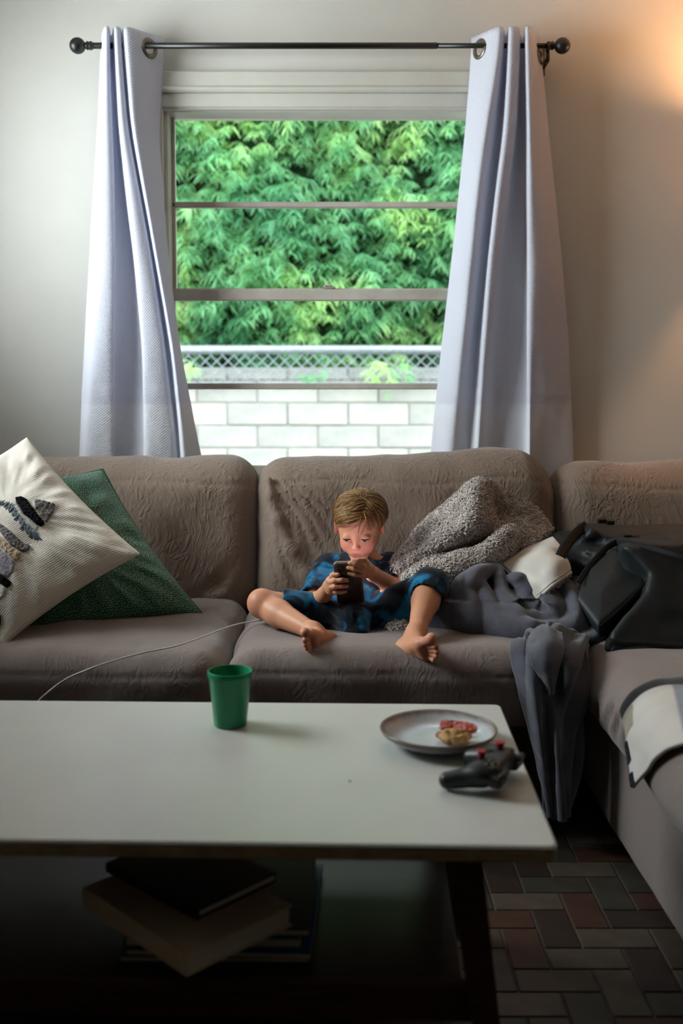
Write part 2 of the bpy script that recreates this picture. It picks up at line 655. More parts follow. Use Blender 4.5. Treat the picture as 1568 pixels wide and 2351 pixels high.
# casing: flat head board with a moulding, side boards behind the curtains
cas = empty('trim_1', ((WX0 + WX1) / 2, WALLY, WZ1), 'white painted window casing with moulded head board', kind='structure')
zz = lambda y: W(600, y, WALLY - 0.02).z
CX0, CX1 = WX0 - 0.055, WX1 + 0.055
MB().box((CX0, WALLY - 0.018, WZ1 - 0.004), (CX1, WALLY + 0.001, zz(213)), 0.002).build('head_board', trim_mat, cas, smooth=False)
MB().box((CX0 - 0.01, WALLY - 0.034, zz(213)), (CX1 + 0.01, WALLY + 0.001, zz(199)), 0.006).build('head_moulding', trim_mat, cas, smooth=False)
MB().box((CX0 - 0.005, WALLY - 0.024, zz(199)), (CX1 + 0.005, WALLY + 0.001, zz(164)), 0.003).build('head_cap', trim_mat, cas, smooth=False)
MB().box((WX0 - 0.003, WALLY - 0.012, WZ1 - 0.01), (WX1 + 0.003, WALLY + 0.02, WZ1), 0.003).build('stop_bead', trim_mat, cas, smooth=False)
for x0, x1 in ((CX0, WX0), (WX1, CX1)):
    MB().box((x0, WALLY - 0.018, WZ0 - 0.05), (x1, WALLY + 0.001, WZ1), 0.002).build('side_board', trim_mat, cas, smooth=False)

# side window in the left wall
w2 = empty('window_2', (XL - 0.06, 2.62, 1.25), 'white framed side window in the left wall', kind='structure')
fr = MB()
for (a0, a1, z0, z1) in ((2.09, 2.13, 1.25, 2.25), (3.11, 3.15, 1.25, 2.25), (2.13, 3.11, 1.25, 1.29), (2.13, 3.11, 2.21, 2.25)):
    fr.box((XL - 0.10, a0, z0), (XL - 0.02, a1, z1), 0.003)
fr.build('frame', trim_mat, w2, smooth=False)
MB().box((XL - 0.07, 2.13, 1.735), (XL - 0.03, 3.11, 1.765), 0.003).build('meeting_rail', trim_mat, w2, smooth=False)
for z0, z1 in ((1.29, 1.735), (1.765, 2.21)):
    MB().box((XL - 0.052, 2.13, z0), (XL - 0.048, 3.11, z1)).build('pane', glass_mat, w2, smooth=False)

# ------------------------------------------------------------------ outdoors
ground_mat = material('yard_soil', srgb(120, 112, 98), 0.9, 0.1, build=speckle(srgb(100, 94, 80), srgb(140, 132, 116), 4, 0.4, 0.02, 25))
tag(MB().box((-8, WALLY + 0.2, -0.12), (8, 11.0, -0.05)).build('yard_ground', ground_mat, smooth=False), 'bare pale soil of the yard outside the window', 'ground', kind='structure')

BY = 7.0
block_mats = [material('block_%d' % i, srgb(*c), 0.85, 0.15, build=speckle(srgb(c[0] - 22, c[1] - 20, c[2] - 18), srgb(*c), 7, 0.5, 0.006, 40)) for i, c in enumerate([(214, 212, 206), (204, 203, 199), (221, 220, 215)])]
mortar_mat = material('mortar', srgb(172, 172, 168), 0.9, 0.1, build=speckle(srgb(160, 160, 156), srgb(182, 182, 178), 14, 0.3, 0.004, 60))
top_z = W(600, 842, BY).z
bw = empty('block_wall', (0, BY, -0.05), 'whitewashed concrete block wall in the yard behind the window', 'wall')
MB().box((-3.6, BY + 0.012, -0.05), (3.6, BY + 0.17, top_z - 0.004)).build('mortar_bed', mortar_mat, bw, smooth=False)
ch = 52 * BY / FPX
bl = 0.405
blk = []
for k, m in enumerate(block_mats):
    o = MB().box((-bl / 2 + 0.006, -0.0, 0.005), (bl / 2 - 0.006, 0.15, ch - 0.005), 0.008).build('block', m, bw, smooth=False)
    blk.append(o.data); bpy.data.objects.remove(o)
row = 0
z = top_z - 0.085
rows = [(top_z - 0.085 - 0.004, 0.085 / ch)]
zc_ = top_z - 0.085
n_rows = int((zc_ + 0.05) / ch) + 1
for r in range(-1, n_rows):
    for i in range(-8, 9):
        x = i * bl + (bl / 2 if r % 2 else 0) + 0.045
        o = bpy.data.objects.new('block', blk[(i * 7 + r * 5 + (i * r) % 3) % 3])
        COL.objects.link(o); o.parent = bw
        if r == -1:
            o.location = Vector((x, BY + 0.075, zc_)) - WORLD_LOC[bw]; o.scale = (1, 1.05, 0.085 / ch)
        else:
            o.location = Vector((x, BY + 0.075 + 0.004 * math.sin(i * 5.1 + r * 3.3), zc_ - (r + 1) * ch)) - WORLD_LOC[bw]

galv = material('galvanised_steel', srgb(168, 178, 190), 0.45, 0.5, 0.6, build=speckle(srgb(150, 160, 172), srgb(186, 196, 206), 30, 0.05, 0.001))
fc = empty('chain_link_fence', (0, BY - 0.05, top_z - 0.15), 'galvanised chain-link fence with a thick top rail above the block wall', 'fence')
rz = W(600, 803, BY - 0.05).z
MB().tube([(-3.6, BY - 0.05, rz), (3.6, BY - 0.05, rz)], 0.030, 12).build('top_rail', galv, fc)
zb = W(600, 878, BY - 0.05).z - 0.03
mb = MB(); s = 0.075
hgt = rz - zb
n = int(7.2 / s)
for i in range(-6, n):
    x = -3.6 + i * s
    for sg in (1, -1):
        k = int(hgt / (s * 0.5)) + 1
        pts = [(x + sg * q * s / 2 + (0 if sg == 1 else 0), BY - 0.052 + (0.004 if (q + (sg > 0)) % 2 else -0.004), rz - q * s * 0.5) for q in range(k + 1)]
        mb.tube(pts, 0.0042, 5, cap=False)
mb.build('wire_mesh', galv, fc)
for x in (-2.6, 2.3):
    MB().tube([(x, BY - 0.05, -0.05), (x, BY - 0.05, rz + 0.03)], 0.028, 10).build('post', galv, fc)

# hedge: whorls of narrow drooping leaves in front of a sheet coloured like the shade inside
def leaf_build(nt, b):
    o = nd(nt, 'ShaderNodeNewGeometry').outputs['Position']
    at = nd(nt, 'ShaderNodeAttribute', {'attribute_name': 'tint'}).outputs['Color']
    nz = noise_tex(nt, o, 1.9, 3)
    c = ramp(nt, nz, [(0.34, srgb(96, 166, 118)), (0.5, srgb(138, 204, 146)), (0.64, srgb(198, 240, 160))])
    c2 = mixc(nt, 1.0, c, at, 'MULTIPLY')
    nt.links.new(c2, b.inputs['Base Color'])
    tr = nd(nt, 'ShaderNodeBsdfTranslucent', Color=c2)
    mx = nd(nt, 'ShaderNodeMixShader', i0=0.3, i1=b.outputs[0], i2=tr.outputs[0])
    nt.links.new(mx.outputs[0], nt.nodes['Material Output'].inputs['Surface'])


leaf_mat = material('leaf', rough=0.4, spec=0.4, build=leaf_build)
core_mat = material('hedge_shade_colour', srgb(30, 44, 30), 0.95, 0.05, build=speckle(srgb(24, 30, 20), srgb(40, 66, 40), 9, 0.8, 0.05, 14))


def whorl(seed):
    r = np.random.default_rng(seed)
    V, F, C = [], [], []
    nl = r.integers(12, 15)
    for k in range(nl):
        # a short drooping twig with leaves along it
        q0 = k / nl
        base = np.array([0.05 * q0 * math.sin(seed), -0.10 * q0, 0.03 * q0 - 0.07 * q0 * q0])
        L = r.uniform(0.055, 0.095) * (1.1 - 0.4 * q0)
        w = r.uniform(0.0042, 0.0068)
        a = r.uniform(-1.9, 1.9)
        t = np.array([math.sin(a), -0.75 * math.cos(a) - 0.15, r.uniform(-0.35, 0.35)]); t /= np.linalg.norm(t)
        side = np.cross(t, np.array([0.25 * r.normal(), -0.5, 0.8])); side /= np.linalg.norm(side) + 1e-9
        pts = [base + t * L * q + np.array([0, 0, -1]) * L * 0.7 * q * q for q in (0.0, 0.35, 0.7, 1.0)]
        ws = [0.002, w, w * 0.8, 0.001]
        b0 = len(V)
        tint = r.uniform(0.75, 1.1)
        for p, ww in zip(pts, ws):
            V += [p + side * ww, p - side * ww]
            C += [[tint * r.uniform(0.95, 1.05), tint, tint * r.uniform(0.85, 1.1)]] * 2
        for q in range(3):
            F.append((b0 + 2 * q, b0 + 2 * q + 1, b0 + 2 * q + 3, b0 + 2 * q + 2))
    return np.array(V), F, np.array(C)


hedge = empty('hedge', (0, 7.9, -0.05), 'dense bright green hedge of drooping narrow leaves behind the yard wall', 'hedge')
WH = [whorl(s) for s in range(8)]
hx0, hx1, hz0, hz1 = -3.3, 3.1, 1.25, 4.1


def hedge_surface(x, z):
    x, z = np.broadcast_arrays(np.asarray(x, float), np.asarray(z, float))
    P = np.stack([x, 0 * x, z], -1)
    return 7.48 + 0.32 * fbm(P, 1.7, 5, 2) + 0.10 * noise3(P, 5.0, 9)


NS = 9400
sx_, sz_ = rng.uniform(hx0, hx1, NS), rng.uniform(hz0, hz1, NS)
gap = noise3(np.stack([sx_, 0 * sx_ + 3.0, sz_], -1), 4.2, 21)      # some dark gaps between the boughs
keep = ~((gap < -0.5) & (rng.random(NS) < 0.85))
sy_ = hedge_surface(sx_, sz_) + rng.uniform(-0.06, 0.22, NS)
sa_, ss_ = rng.uniform(0, 6.28, NS), rng.uniform(0.8, 1.4, NS)
spots = [tuple(map(float, t)) for t, k in zip(zip(sx_, sy_, sz_, sa_, ss_), keep) if k]
spots.sort(key=lambda s: s[1])
inview = [s for s in spots if 375 < px_of(s[:3])[0] < 1080 and 245 < px_of(s[:3])[1] < 800]
front = set(id(s) for s in inview[:300])
wh_me = []
for k, (V, F, C) in enumerate(WH):
    o = mobj('leaf_sprig', V, F, leaf_mat, hedge, smooth=True, col=C, origin=(0, 0, 0))
    wh_me.append(o.data); bpy.data.objects.remove(o)
bigV, bigF, bigC, off = [], [], [], 0
for si, s_ in enumerate(spots):
    x, y, z, a, sc = s_
    k = si % 8
    ca, sa = math.cos(a), math.sin(a)
    tilt = math.sin(a * 3.7) * 0.5
    R = Matrix.Rotation(tilt, 3, 'X') @ Matrix.Rotation(math.sin(a) * 0.6, 3, 'Z')
    if id(s_) in front:
        o = bpy.data.objects.new('leaf_sprig', wh_me[k])
        COL.objects.link(o); o.parent = hedge
        o.location = Vector((x, y, z)) - WORLD_LOC[hedge]
        o.rotation_euler = R.to_euler(); o.scale = (sc,) * 3
    else:
        V, F, C = WH[k]
        bigV.append((V @ np.array(R).T) * sc + np.array([x, y, z])); bigC.append(C * rng.uniform(0.85, 1.1))
        bigF += [tuple(i + off for i in f) for f in F]
        off += len(V)
o = mobj('foliage', np.vstack(bigV), bigF, leaf_mat, hedge, col=np.vstack(bigC))
o['kind'] = 'stuff'
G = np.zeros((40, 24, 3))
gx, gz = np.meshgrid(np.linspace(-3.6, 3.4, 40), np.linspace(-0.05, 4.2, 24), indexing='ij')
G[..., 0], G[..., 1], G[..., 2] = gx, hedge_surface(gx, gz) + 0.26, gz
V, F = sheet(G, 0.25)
mobj('dark_shade_sheet', V, F, core_mat, hedge)  # dark sheet standing in for the shade between the leaves

# sprigs of creeper over the block wall
creeper = empty('creeper', (0.5, BY - 0.1, top_z - 0.1), 'green creeper sprigs growing through the chain-link fence', 'plant')
for k, (px, py, sc) in enumerate([(720, 860, 1.0), (745, 850, 0.8), (860, 830, 1.1), (890, 845, 1.2), (905, 862, 1.1), (870, 870, 1.0), (925, 835, 1.0), (850, 850, 0.9), (888, 905, 0.5), (440, 830, 1.2), (430, 850, 1.2), (700, 862, 0.8), (940, 860, 0.8)]):
    p = W(px, py, BY - 0.1)
    o = bpy.data.objects.new('leaf_sprig', wh_me[k % 8]); COL.objects.link(o); o.parent = creeper
    o.location = p - WORLD_LOC[creeper]; o.scale = (sc * 0.9,) * 3; o.rotation_euler = (0.2, 0.5 * math.sin(k * 3), 0)

# ------------------------------------------------------------------ curtains and rod
RODY = 3.41


def curtain_build(nt, b):
    uv = nd(nt, 'ShaderNodeUVMap').outputs[0]
    sx = nd(nt, 'ShaderNodeSeparateXYZ', Vector=uv)
    u = mth(nt, 'SINE', mth(nt, 'MULTIPLY', sx.outputs[0], 2 * math.pi / 0.0085))
    v = mth(nt, 'SINE', mth(nt, 'MULTIPLY', sx.outputs[1], 2 * math.pi / 0.0085))
    w = mth(nt, 'MULTIPLY', u, v)
    d = nd(nt, 'ShaderNodeMapRange', Value=w, **{'From_Min': -0.2, 'From_Max': 0.55}).outputs[0]
    c = mixc(nt, d, srgb(226, 228, 240), srgb(252, 252, 252))
    nt.links.new(c, b.inputs['Base Color'])
    bm = nd(nt, 'ShaderNodeBump', Height=w, Strength=0.35, Distance=0.002)
    nt.links.new(bm.outputs[0], b.inputs['Normal'])
    tr = nd(nt, 'ShaderNodeBsdfTranslucent', Color=mixc(nt, d, srgb(208, 214, 240), srgb(240, 243, 252)))
    hem = nd(nt, 'ShaderNodeMapRange', Value=sx.outputs[1], **{'From_Min': 1.176, 'From_Max': 1.182, 'To_Min': 0.40, 'To_Max': 0.24}).outputs[0]     # doubled cloth below the hem stitching
    mx = nd(nt, 'ShaderNodeMixShader', i0=hem, i1=b.outputs[0], i2=tr.outputs[0])
    nt.links.new(mx.outputs[0], nt.nodes['Material Output'].inputs['Surface'])


curtain_mat = material('waffle_curtain', rough=0.8, spec=0.15, build=curtain_build)
ring_mat = material('grommet_metal', srgb(120, 112, 100), 0.3, 0.5, 0.9, build=speckle(srgb(105, 98, 88), srgb(138, 130, 118), 60, 0.0))
rod_mat = material('black_rod', srgb(24, 22, 22), 0.38, 0.5, build=speckle(srgb(20, 19, 19), srgb(30, 27, 26), 50, 0.05, 0.0005))

Lrows = {62: (232, 240, 250, 253, 256, 262, 276, 280, 290, 374), 140: (230, 238, 250, 255, 258, 266, 279, 284, 296, 376),
         300: (223, 232, 255, 262, 268, 275, 292, 298, 308, 364), 450: (214, 228, 260, 265, 285, 292, 318, 326, 335, 376),
         600: (205, 226, 262, 265, 304, 312, 345, 352, 362, 387), 800: (193, 215, 260, 263, 322, 330, 372, 385, 398, 414),
         1000: (184, 202, 258, 262, 326, 335, 390, 408, 420, 452), 1180: (176, 194, 256, 260, 328, 338, 396, 420, 434, 490),
         1400: (170, 190, 254, 258, 328, 338, 400, 426, 442, 510)}
Ldep = ((3.44, 3.365, 3.365, 3.44, 3.44, 3.365, 3.375, 3.44, 3.365, 3.468),)
Rrows = {62: (1083, 1148, 1162, 1170, 1192, 1195, 1203, 1207, 1222, 1238), 140: (1080, 1142, 1160, 1168, 1190, 1196, 1203, 1208, 1226, 1245),
         300: (1067, 1115, 1146, 1160, 1180, 1192, 1203, 1212, 1227, 1260), 450: (1052, 1095, 1128, 1140, 1160, 1175, 1203, 1213, 1238, 1276),
         600: (1036, 1080, 1113, 1123, 1143, 1158, 1204, 1215, 1247, 1290), 800: (1013, 1060, 1090, 1108, 1124, 1140, 1202, 1213, 1240, 1306),
         1000: (992, 1040, 1075, 1096, 1106, 1130, 1199, 1214, 1228, 1315), 1180: (980, 1028, 1066, 1088, 1098, 1126, 1198, 1214, 1224, 1320),
         1400: (970, 1020, 1060, 1082, 1094, 1124, 1198, 1214, 1224, 1326)}
Rdep = ((3.468, 3.365, 3.44, 3.365, 3.375, 3.44, 3.44, 3.365, 3.375, 3.45),)


nc_of = lambda c: c / 9.0 * 149


def make_curtain(rows, dep, label, rings):
    ys = sorted(rows)
    C = []
    for y in ys:
        zrow = W(600, y, 3.365).z if y < 100 else W(600, y, 3.41).z
        r = []
        for k, px in enumerate(rows[y]):
            D = dep[0][k]
            # lower down the folds relax a little
            f = min(1.0, max(0.0, (y - 300) / 900.0))
            D = D + (3.405 - D) * 0.35 * f
            if y > 950:      # the sofa presses the lower part towards the wall
                g = min(1.0, (y - 950) / 120.0)
                D = D + (3.448 + (D - 3.405) * 0.4 - D) * g
            r.append((W(px, y, D).x, D, zrow))
        C.append(r)
    C = np.array(C)
    nr, nc = 120, 150
    # vertical positions are uneven: resample rows by height
    zs = C[:, 0, 2]
    T = np.zeros((nr, C.shape[1], 3))
    zt = np.linspace(zs[0], zs[-1], nr)
    for k in range(C.shape[1]):
        for a in range(3):
            T[:, k, a] = np.interp(-zt, -zs, C[:, k, a])
    ker = np.ones(9) / 9
    for k in range(C.shape[1]):
        for a in range(2):
            p = np.pad(T[:, k, a], 4, mode='edge')
            T[:, k, a] = np.convolve(p, ker, 'valid')
    G = np.stack([crspline(T[i], nc) for i in range(nr)])
    # creases: hem stitch line and soft irregularities
    nz = fbm(G * np.array([1, 1, 0.35]), 16, 3, 2)
    G[..., 1] += nz * 0.004 * np.linspace(0.3, 1.4, nr)[:, None]
    zh = W(600, 905, 3.41).z
    G[..., 1] -= 0.004 * np.exp(-((G[..., 2] - zh) / 0.008) ** 2)
    G[..., 1] = np.minimum(G[..., 1], WALLY - 0.026)
    # uv in metres along the cloth
    du = np.linalg.norm(np.diff(G, axis=1), axis=2).mean(0)
    uu = np.concatenate([[0], np.cumsum(du)])
    vv = zs[0] - zt
    uv = np.stack(np.meshgrid(vv, uu, indexing='ij')[::-1], -1).reshape(-1, 2)
    root = empty('curtain', (float(G[..., 0].mean()), 3.41, float(zt[-1])), label, 'curtain', 'white waffle curtains at the window')
    V, F = sheet(G, 0.0016)
    N = grid_normals(G)
    drop = []
    holes = []
    for (px, py, side) in rings:
        tgt = np.array(px_of((0, RODY, 0)))
        xw = W(px, py, 3.42)
        best = np.argmin(np.where(side(np.arange(nc))[None, :], (G[..., 0] - xw.x) ** 2 + (G[..., 2] - xw.z) ** 2, 9))
        bi, bj = np.unravel_index(best, G.shape[:2])
        holes.append((G[bi, bj].copy(), N[bi, bj].copy()))
    FC = V[np.array([f[0] for f in F])]
    Fm = np.array([V[list(f)].mean(0) for f in F])
    ok = np.ones(len(F), bool)
    for c, n in holes:
        ok &= np.linalg.norm(Fm - c, axis=1) > 0.0235
    F = [f for f, k in zip(F, ok) if k]
    mobj('panel', V, F, curtain_mat, root, uv=np.vstack([uv, uv]))
    for c, n in holes:
        Rm = Vector((0, 0, 1)).rotation_difference(Vector(n)).to_matrix()
        prof = [(0.0255 + 0.0075 * math.cos(t), 0.005 * math.sin(t)) for t in np.linspace(0, 2 * math.pi, 13)]
        MB().lathe(prof, c, 28, Rm).build('grommet', ring_mat, root)
    return root


make_curtain(Lrows, Ldep, 'white waffle-weave curtain hanging at the left of the window', [(341, 115, lambda j: j > nc_of(8.2))])
make_curtain(Rrows, Rdep, 'white waffle-weave curtain hanging at the right of the window', [(1104, 116, lambda j: j < nc_of(0.9)), (1240, 118, lambda j: j > nc_of(8.4))])

rp0, rp1 = W(190, 105, RODY), W(1282, 104, RODY)
rod = empty('curtain_rod', ((rp0.x + rp1.x) / 2, RODY, rp0.z), 'black metal curtain rod with ball finials above the window', 'curtain rod')
xm = W(1003, 105, RODY).x
MB().tube([(rp0.x, RODY, rp0.z), (xm, RODY, rp0.z)], 0.0098, 16).build('outer_tube', rod_mat, rod)
MB().tube([(xm - 0.01, RODY, rp0.z), (rp1.x, RODY, rp0.z)], 0.0082, 16).build('inner_tube', rod_mat, rod)
for px, sg in ((178, -1), (1291, 1)):
    c = W(px, 104, RODY)
    A = Matrix.Rotation(math.pi / 2 * sg, 3, 'Y')
    prof = [(0.0, -0.05), (0.010, -0.05), (0.013, -0.046), (0.014, -0.040), (0.011, -0.036), (0.0145, -0.032), (0.011, -0.027)] + [(0.0255 * math.sin(t), -0.0255 * math.cos(t)) for t in np.linspace(0.35, math.pi, 14)]
    MB().lathe(prof, (c.x, RODY, rp0.z), 24, A).build('finial', rod_mat, rod)
for px in (1258, 243):
    c = W(px, 104, RODY)
    mb = MB()
    mb.box((c.x - 0.006, RODY - 0.004, rp0.z - 0.05), (c.x + 0.006, WALLY - 0.002, rp0.z - 0.036), 0.002)
    mb.box((c.x - 0.008, WALLY - 0.006, rp0.z - 0.07), (c.x + 0.008, WALLY - 0.0005, rp0.z + 0.02), 0.002)
    mb.tube([(c.x, RODY - 0.012, rp0.z + 0.004), (c.x, RODY - 0.014, rp0.z - 0.012), (c.x, RODY, rp0.z - 0.022), (c.x, RODY + 0.014, rp0.z - 0.012), (c.x, RODY + 0.012, rp0.z + 0.006)], 0.005, 8)
    mb.tube([(c.x, RODY, rp0.z - 0.02), (c.x, RODY, rp0.z - 0.048)], 0.006, 8)
    mb.build('bracket', rod_mat, rod)

# ------------------------------------------------------------------ sofa
def suede_build(nt, b, amt=0.4, skylight_tint=0.0):
    o = objco(nt)
    big = noise_tex(nt, o, 5.0, 3)
    nap = noise_tex(nt, o, 260, 3)
    c = mixc(nt, big, srgb(116, 100, 88), srgb(134, 117, 104))
    c = mixc(nt, skylight_tint, c, srgb(128, 117, 116))  # bluish window light mixed into the cloth colour
    c = mixc(nt, mth(nt, 'MULTIPLY', nap, 0.35), c, srgb(94, 80, 70))
    nt.links.new(c, b.inputs['Base Color'])
    dn = nd(nt, 'ShaderNodeTexNoise', Vector=o, Scale=5.0, Detail=2.0)
    off = nd(nt, 'ShaderNodeVectorMath', {'operation': 'SCALE'}, i0=dn.outputs['Color'], Scale=0.16)
    o2 = nd(nt, 'ShaderNodeVectorMath', {'operation': 'ADD'}, i0=o, i1=off.outputs[0]).outputs[0]
    # long slanting creases crossed by shorter ones
    s1 = noise_tex(nt, mapping(nt, o2, (1.0, 1.0, 0.36), (0, 0.55, 0)), 46, 1, 0.4)
    s2 = noise_tex(nt, mapping(nt, o2, (1.0, 1.0, 0.55), (0, -0.9, 0.4)), 54, 1, 0.4)
    r1 = mth(nt, 'ABSOLUTE', mth(nt, 'SUBTRACT', s1, 0.5))
    r2 = mth(nt, 'ABSOLUTE', mth(nt, 'SUBTRACT', s2, 0.5))
    crease = nd(nt, 'ShaderNodeMapRange', Value=mth(nt, 'MINIMUM', r1, mth(nt, 'MULTIPLY', r2, 1.6)), **{'From_Min': 0.0, 'From_Max': 0.36}).outputs[0]
    mask = nd(nt, 'ShaderNodeMapRange', Value=noise_tex(nt, o, 3.2, 2), **{'From_Min': 0.32, 'From_Max': 0.6, 'To_Min': 0.55}).outputs[0]
    h = mth(nt, 'MULTIPLY', crease, mask)
    n1 = bump(nt, b, h, amt, 0.005)
    bump(nt, b, nap, 0.15, 0.0015, n1)


suede = material('taupe_suede', rough=0.85, spec=0.15, sheen=0.25, build=lambda nt, b: suede_build(nt, b, 0.75))
suede_seat = material('taupe_suede_skylit', rough=0.85, spec=0.15, sheen=0.25, build=lambda nt, b: suede_build(nt, b, 0.32, 0.7))  # seat copy of the suede, with the side window's cool light painted in
base_mat = material('sofa_base_cloth', srgb(88, 79, 74), 0.9, 0.1, build=speckle(srgb(78, 70, 66), srgb(96, 87, 82), 40, 0.2, 0.002, 200))


def polyline_ridge(P, d, pts, rad, k=0.03):
    n = len(pts) - 1
    for i, (a, b) in enumerate(zip(pts[:-1], pts[1:])):
        ra, rb = [rad * (0.35 + 0.65 * math.sin(math.pi * (0.1 + 0.8 * t / n))) for t in (i, i + 1)]
        d = smin(d, sd_cone(P, a, b, ra, rb), k)
    return d


def polyline_dent(P, d, pts, rad, k=0.015):
    for a, b in zip(pts[:-1], pts[1:]):
        d = smax(d, -sd_cone(P, a, b, rad, rad), k)
    return d


def seat_cushion(parent, x0, x1, y0, y1, z0, z1, r, seed, extra=None, dip=None, h=0.0075):
    c = ((x0 + x1) / 2, (y0 + y1) / 2, (z0 + z1) / 2)
    hf = ((x1 - x0) / 2, (y1 - y0) / 2, (z1 - z0) / 2)

    def fn(P):
        q = (P - np.array(c)) / np.array(hf)
        d = sd_box(P, c, hf, r)
        crown = np.clip(1 - q[:, 0] ** 2, 0, 1) * np.clip(1 - q[:, 1] ** 2, 0, 1) * np.clip(q[:, 2], 0, 1)
        d = d - 0.016 * crown
        if dip is not None:
            d = d + dip[2] * np.exp(-(((P[:, 0] - dip[0]) / dip[3]) ** 2 + ((P[:, 1] - dip[1]) / dip[3]) ** 2)) * np.clip(q[:, 2] * 1.5, 0, 1)
        # slanting pull folds on the front, fading on the top
        s = P[:, 0] * 0.9 + P[:, 2] * 0.8 + 0.04 * noise3(P, 6, seed)
        front = np.clip((y0 + 0.16 - P[:, 1]) / 0.12, 0, 1)
        d = d - 0.0035 * front * noise3(np.stack([s, P[:, 1] * 0.2, P[:, 2] * 0.15], -1), 34, seed + 3)
        d = d - 0.006 * fbm(P, 7, seed + 5, 2)
        # stitched seams
        zs = z1 - 0.052 + 0.008 * noise3(P * np.array([1, 0, 0]), 4, seed)
        d = d + 0.0035 * np.exp(-((P[:, 2] - zs) / 0.005) ** 2) * np.clip((y0 + 0.1 - P[:, 1]) / 0.03, 0, 1)
        if extra: d = extra(P, d)
        return d
    V, F = surfnet(fn, (x0 - 0.05, y0 - 0.05, z0 - 0.04), (x1 + 0.05, y1 + 0.05, z1 + 0.06), h)
    return mobj('seat_cushion', V, F, suede_seat, parent)


def back_cushion(parent, x0, x1, topfn, seed, extra=None, h=0.0075, zb=0.375, lean=0.16, yb=3.212):
    zt = 0.86
    c = ((x0 + x1) / 2, 0.0, (zb + zt) / 2)
    hf = ((x1 - x0) / 2, 0.120, (zt - zb) / 2)

    def fn(P):
        lift = topfn(P[:, 0]) * np.clip((P[:, 2] - zb) / (zt - zb), 0, 1.2)
        Q = np.stack([P[:, 0], P[:, 1] - yb - lean * (P[:, 2] - zb), P[:, 2] - lift], -1)
        q = (Q - np.array(c)) / np.array(hf)
        d = sd_box(Q, c, hf, 0.105)
        puff = np.clip(1 - q[:, 0] ** 2, 0, 1) ** 0.6 * np.clip(1 - (q[:, 2] * 0.95) ** 2, 0, 1)
        d = d - 0.030 * puff
        d = d - 0.010 * fbm(P * np.array([1, 1, 0.8]), 5.5, seed, 2)
        s = P[:, 0] * 0.75 + P[:, 2] * 0.5
        d = d - 0.0035 * noise3(np.stack([s, P[:, 1] * 0.3, P[:, 2] * 0.25], -1), 26, seed + 9)
        zs = 0.792 + 0.01 * noise3(P * np.array([1, 0, 0]), 3, seed)
        d = d + 0.004 * np.exp(-((Q[:, 2] - zs) / 0.005) ** 2) * (P[:, 1] < yb + 0.1)
        if extra: d = extra(P, d)
        return d
    V, F = surfnet(fn, (x0 - 0.06, yb - 0.22, zb - 0.06), (x1 + 0.06, yb + 0.32, zt + 0.12), h)
    return mobj('back_cushion', V, F, suede, parent)


SEATZ = 0.452
sofa = empty('sofa', (-0.3, 2.9, 0), 'taupe suede sofa under the window with two seat cushions', 'sofa')
MB().box((-1.22, 2.62, 0.02), (0.57, 3.32, 0.285), 0.02).build('base', base_mat, sofa, smooth=False)
MB().box((-1.22, 3.325, 0.02), (0.60, 3.385, 0.76), 0.02).build('back_frame', base_mat, sofa, smooth=False)
seat_cushion(sofa, -1.14, -0.278, 2.415, 3.16, 0.272, SEATZ - 0.004, 0.075, 11)
seat_cushion(sofa, -0.279, 0.568, 2.395, 3.16, 0.272, SEATZ + 0.006, 0.075, 23, dip=(0.02, 2.72, 0.02, 0.14))
for x in (-1.16, 0.50):
    MB().box((x, 2.66, 0.0), (x + 0.06, 2.72, 0.03), 0.004).build('foot', base_mat, sofa, smooth=False)

def left_tuck(P, d):
    pp = []
    for (x, y) in ((584, 1225), (545, 1290), (500, 1340), (450, 1372)):
        z = W(x, y, 3.1).z
        pp.append(tuple(W(x, y, 3.212 + 0.16 * (z - 0.375) - 0.155)))
    return polyline_dent(P, d, pp, 0.014, 0.03)


back_cushion(sofa, -1.14, -0.252, lambda x: 0.004 * np.sin(x * 9), 31, left_tuck)


def mid_top(x):
    return 0.002 + 0.026 * np.exp(-((x - 0.50) / 0.16) ** 2) - 0.03 * np.clip((x - 0.56) / 0.1, 0, 1) - 0.006 * np.exp(-((x + 0.2) / 0.1) ** 2)


def mid_folds(P, d):
    # cloth gathered towards the upper left corner: folds fanning out from there
    c0 = W(548, 985, 3.08)
    dx, dz = P[:, 0] - c0.x, c0.z - P[:, 2]
    th = np.arctan2(dx, np.maximum(dz, 0.02)) + 0.05 * noise3(P, 7, 91)
    reach = np.clip(1.25 - (P[:, 0] + 0.26) / 0.30, 0, 1) * np.clip((P[:, 2] - 0.46) / 0.06, 0, 1) * np.clip((3.22 - P[:, 1]) / 0.05, 0, 1) * np.clip((0.84 - P[:, 2]) / 0.06, 0, 1) * np.clip((P[:, 0] + 0.235) / 0.04, 0, 1)
    wv = np.abs(np.sin(math.pi * (th / 0.105 + 0.5 * noise3(P, 5, 93)))) ** 0.75
    amp = 0.010 + 0.005 * noise3(P, 11, 95)
    d = d - amp * reach * (wv - 0.4)
    for pts, r in (([(618, 1100), (622, 1140), (638, 1195), (670, 1262), (704, 1318), (722, 1350)], 0.016),):
        pp = []
        for (x, y) in pts:
            z = W(x, y, 3.1).z
            Y = 3.212 + 0.16 * (z - 0.375) - 0.120 - 0.020
            if x < 650: Y += 0.028 * ((650 - x) / 45) ** 2
            pp.append(tuple(W(x, y, Y)))
        d = polyline_ridge(P, d, pp, r, 0.022)
    return d


back_cushion(sofa, -0.268, 0.662, mid_top, 43, mid_folds)

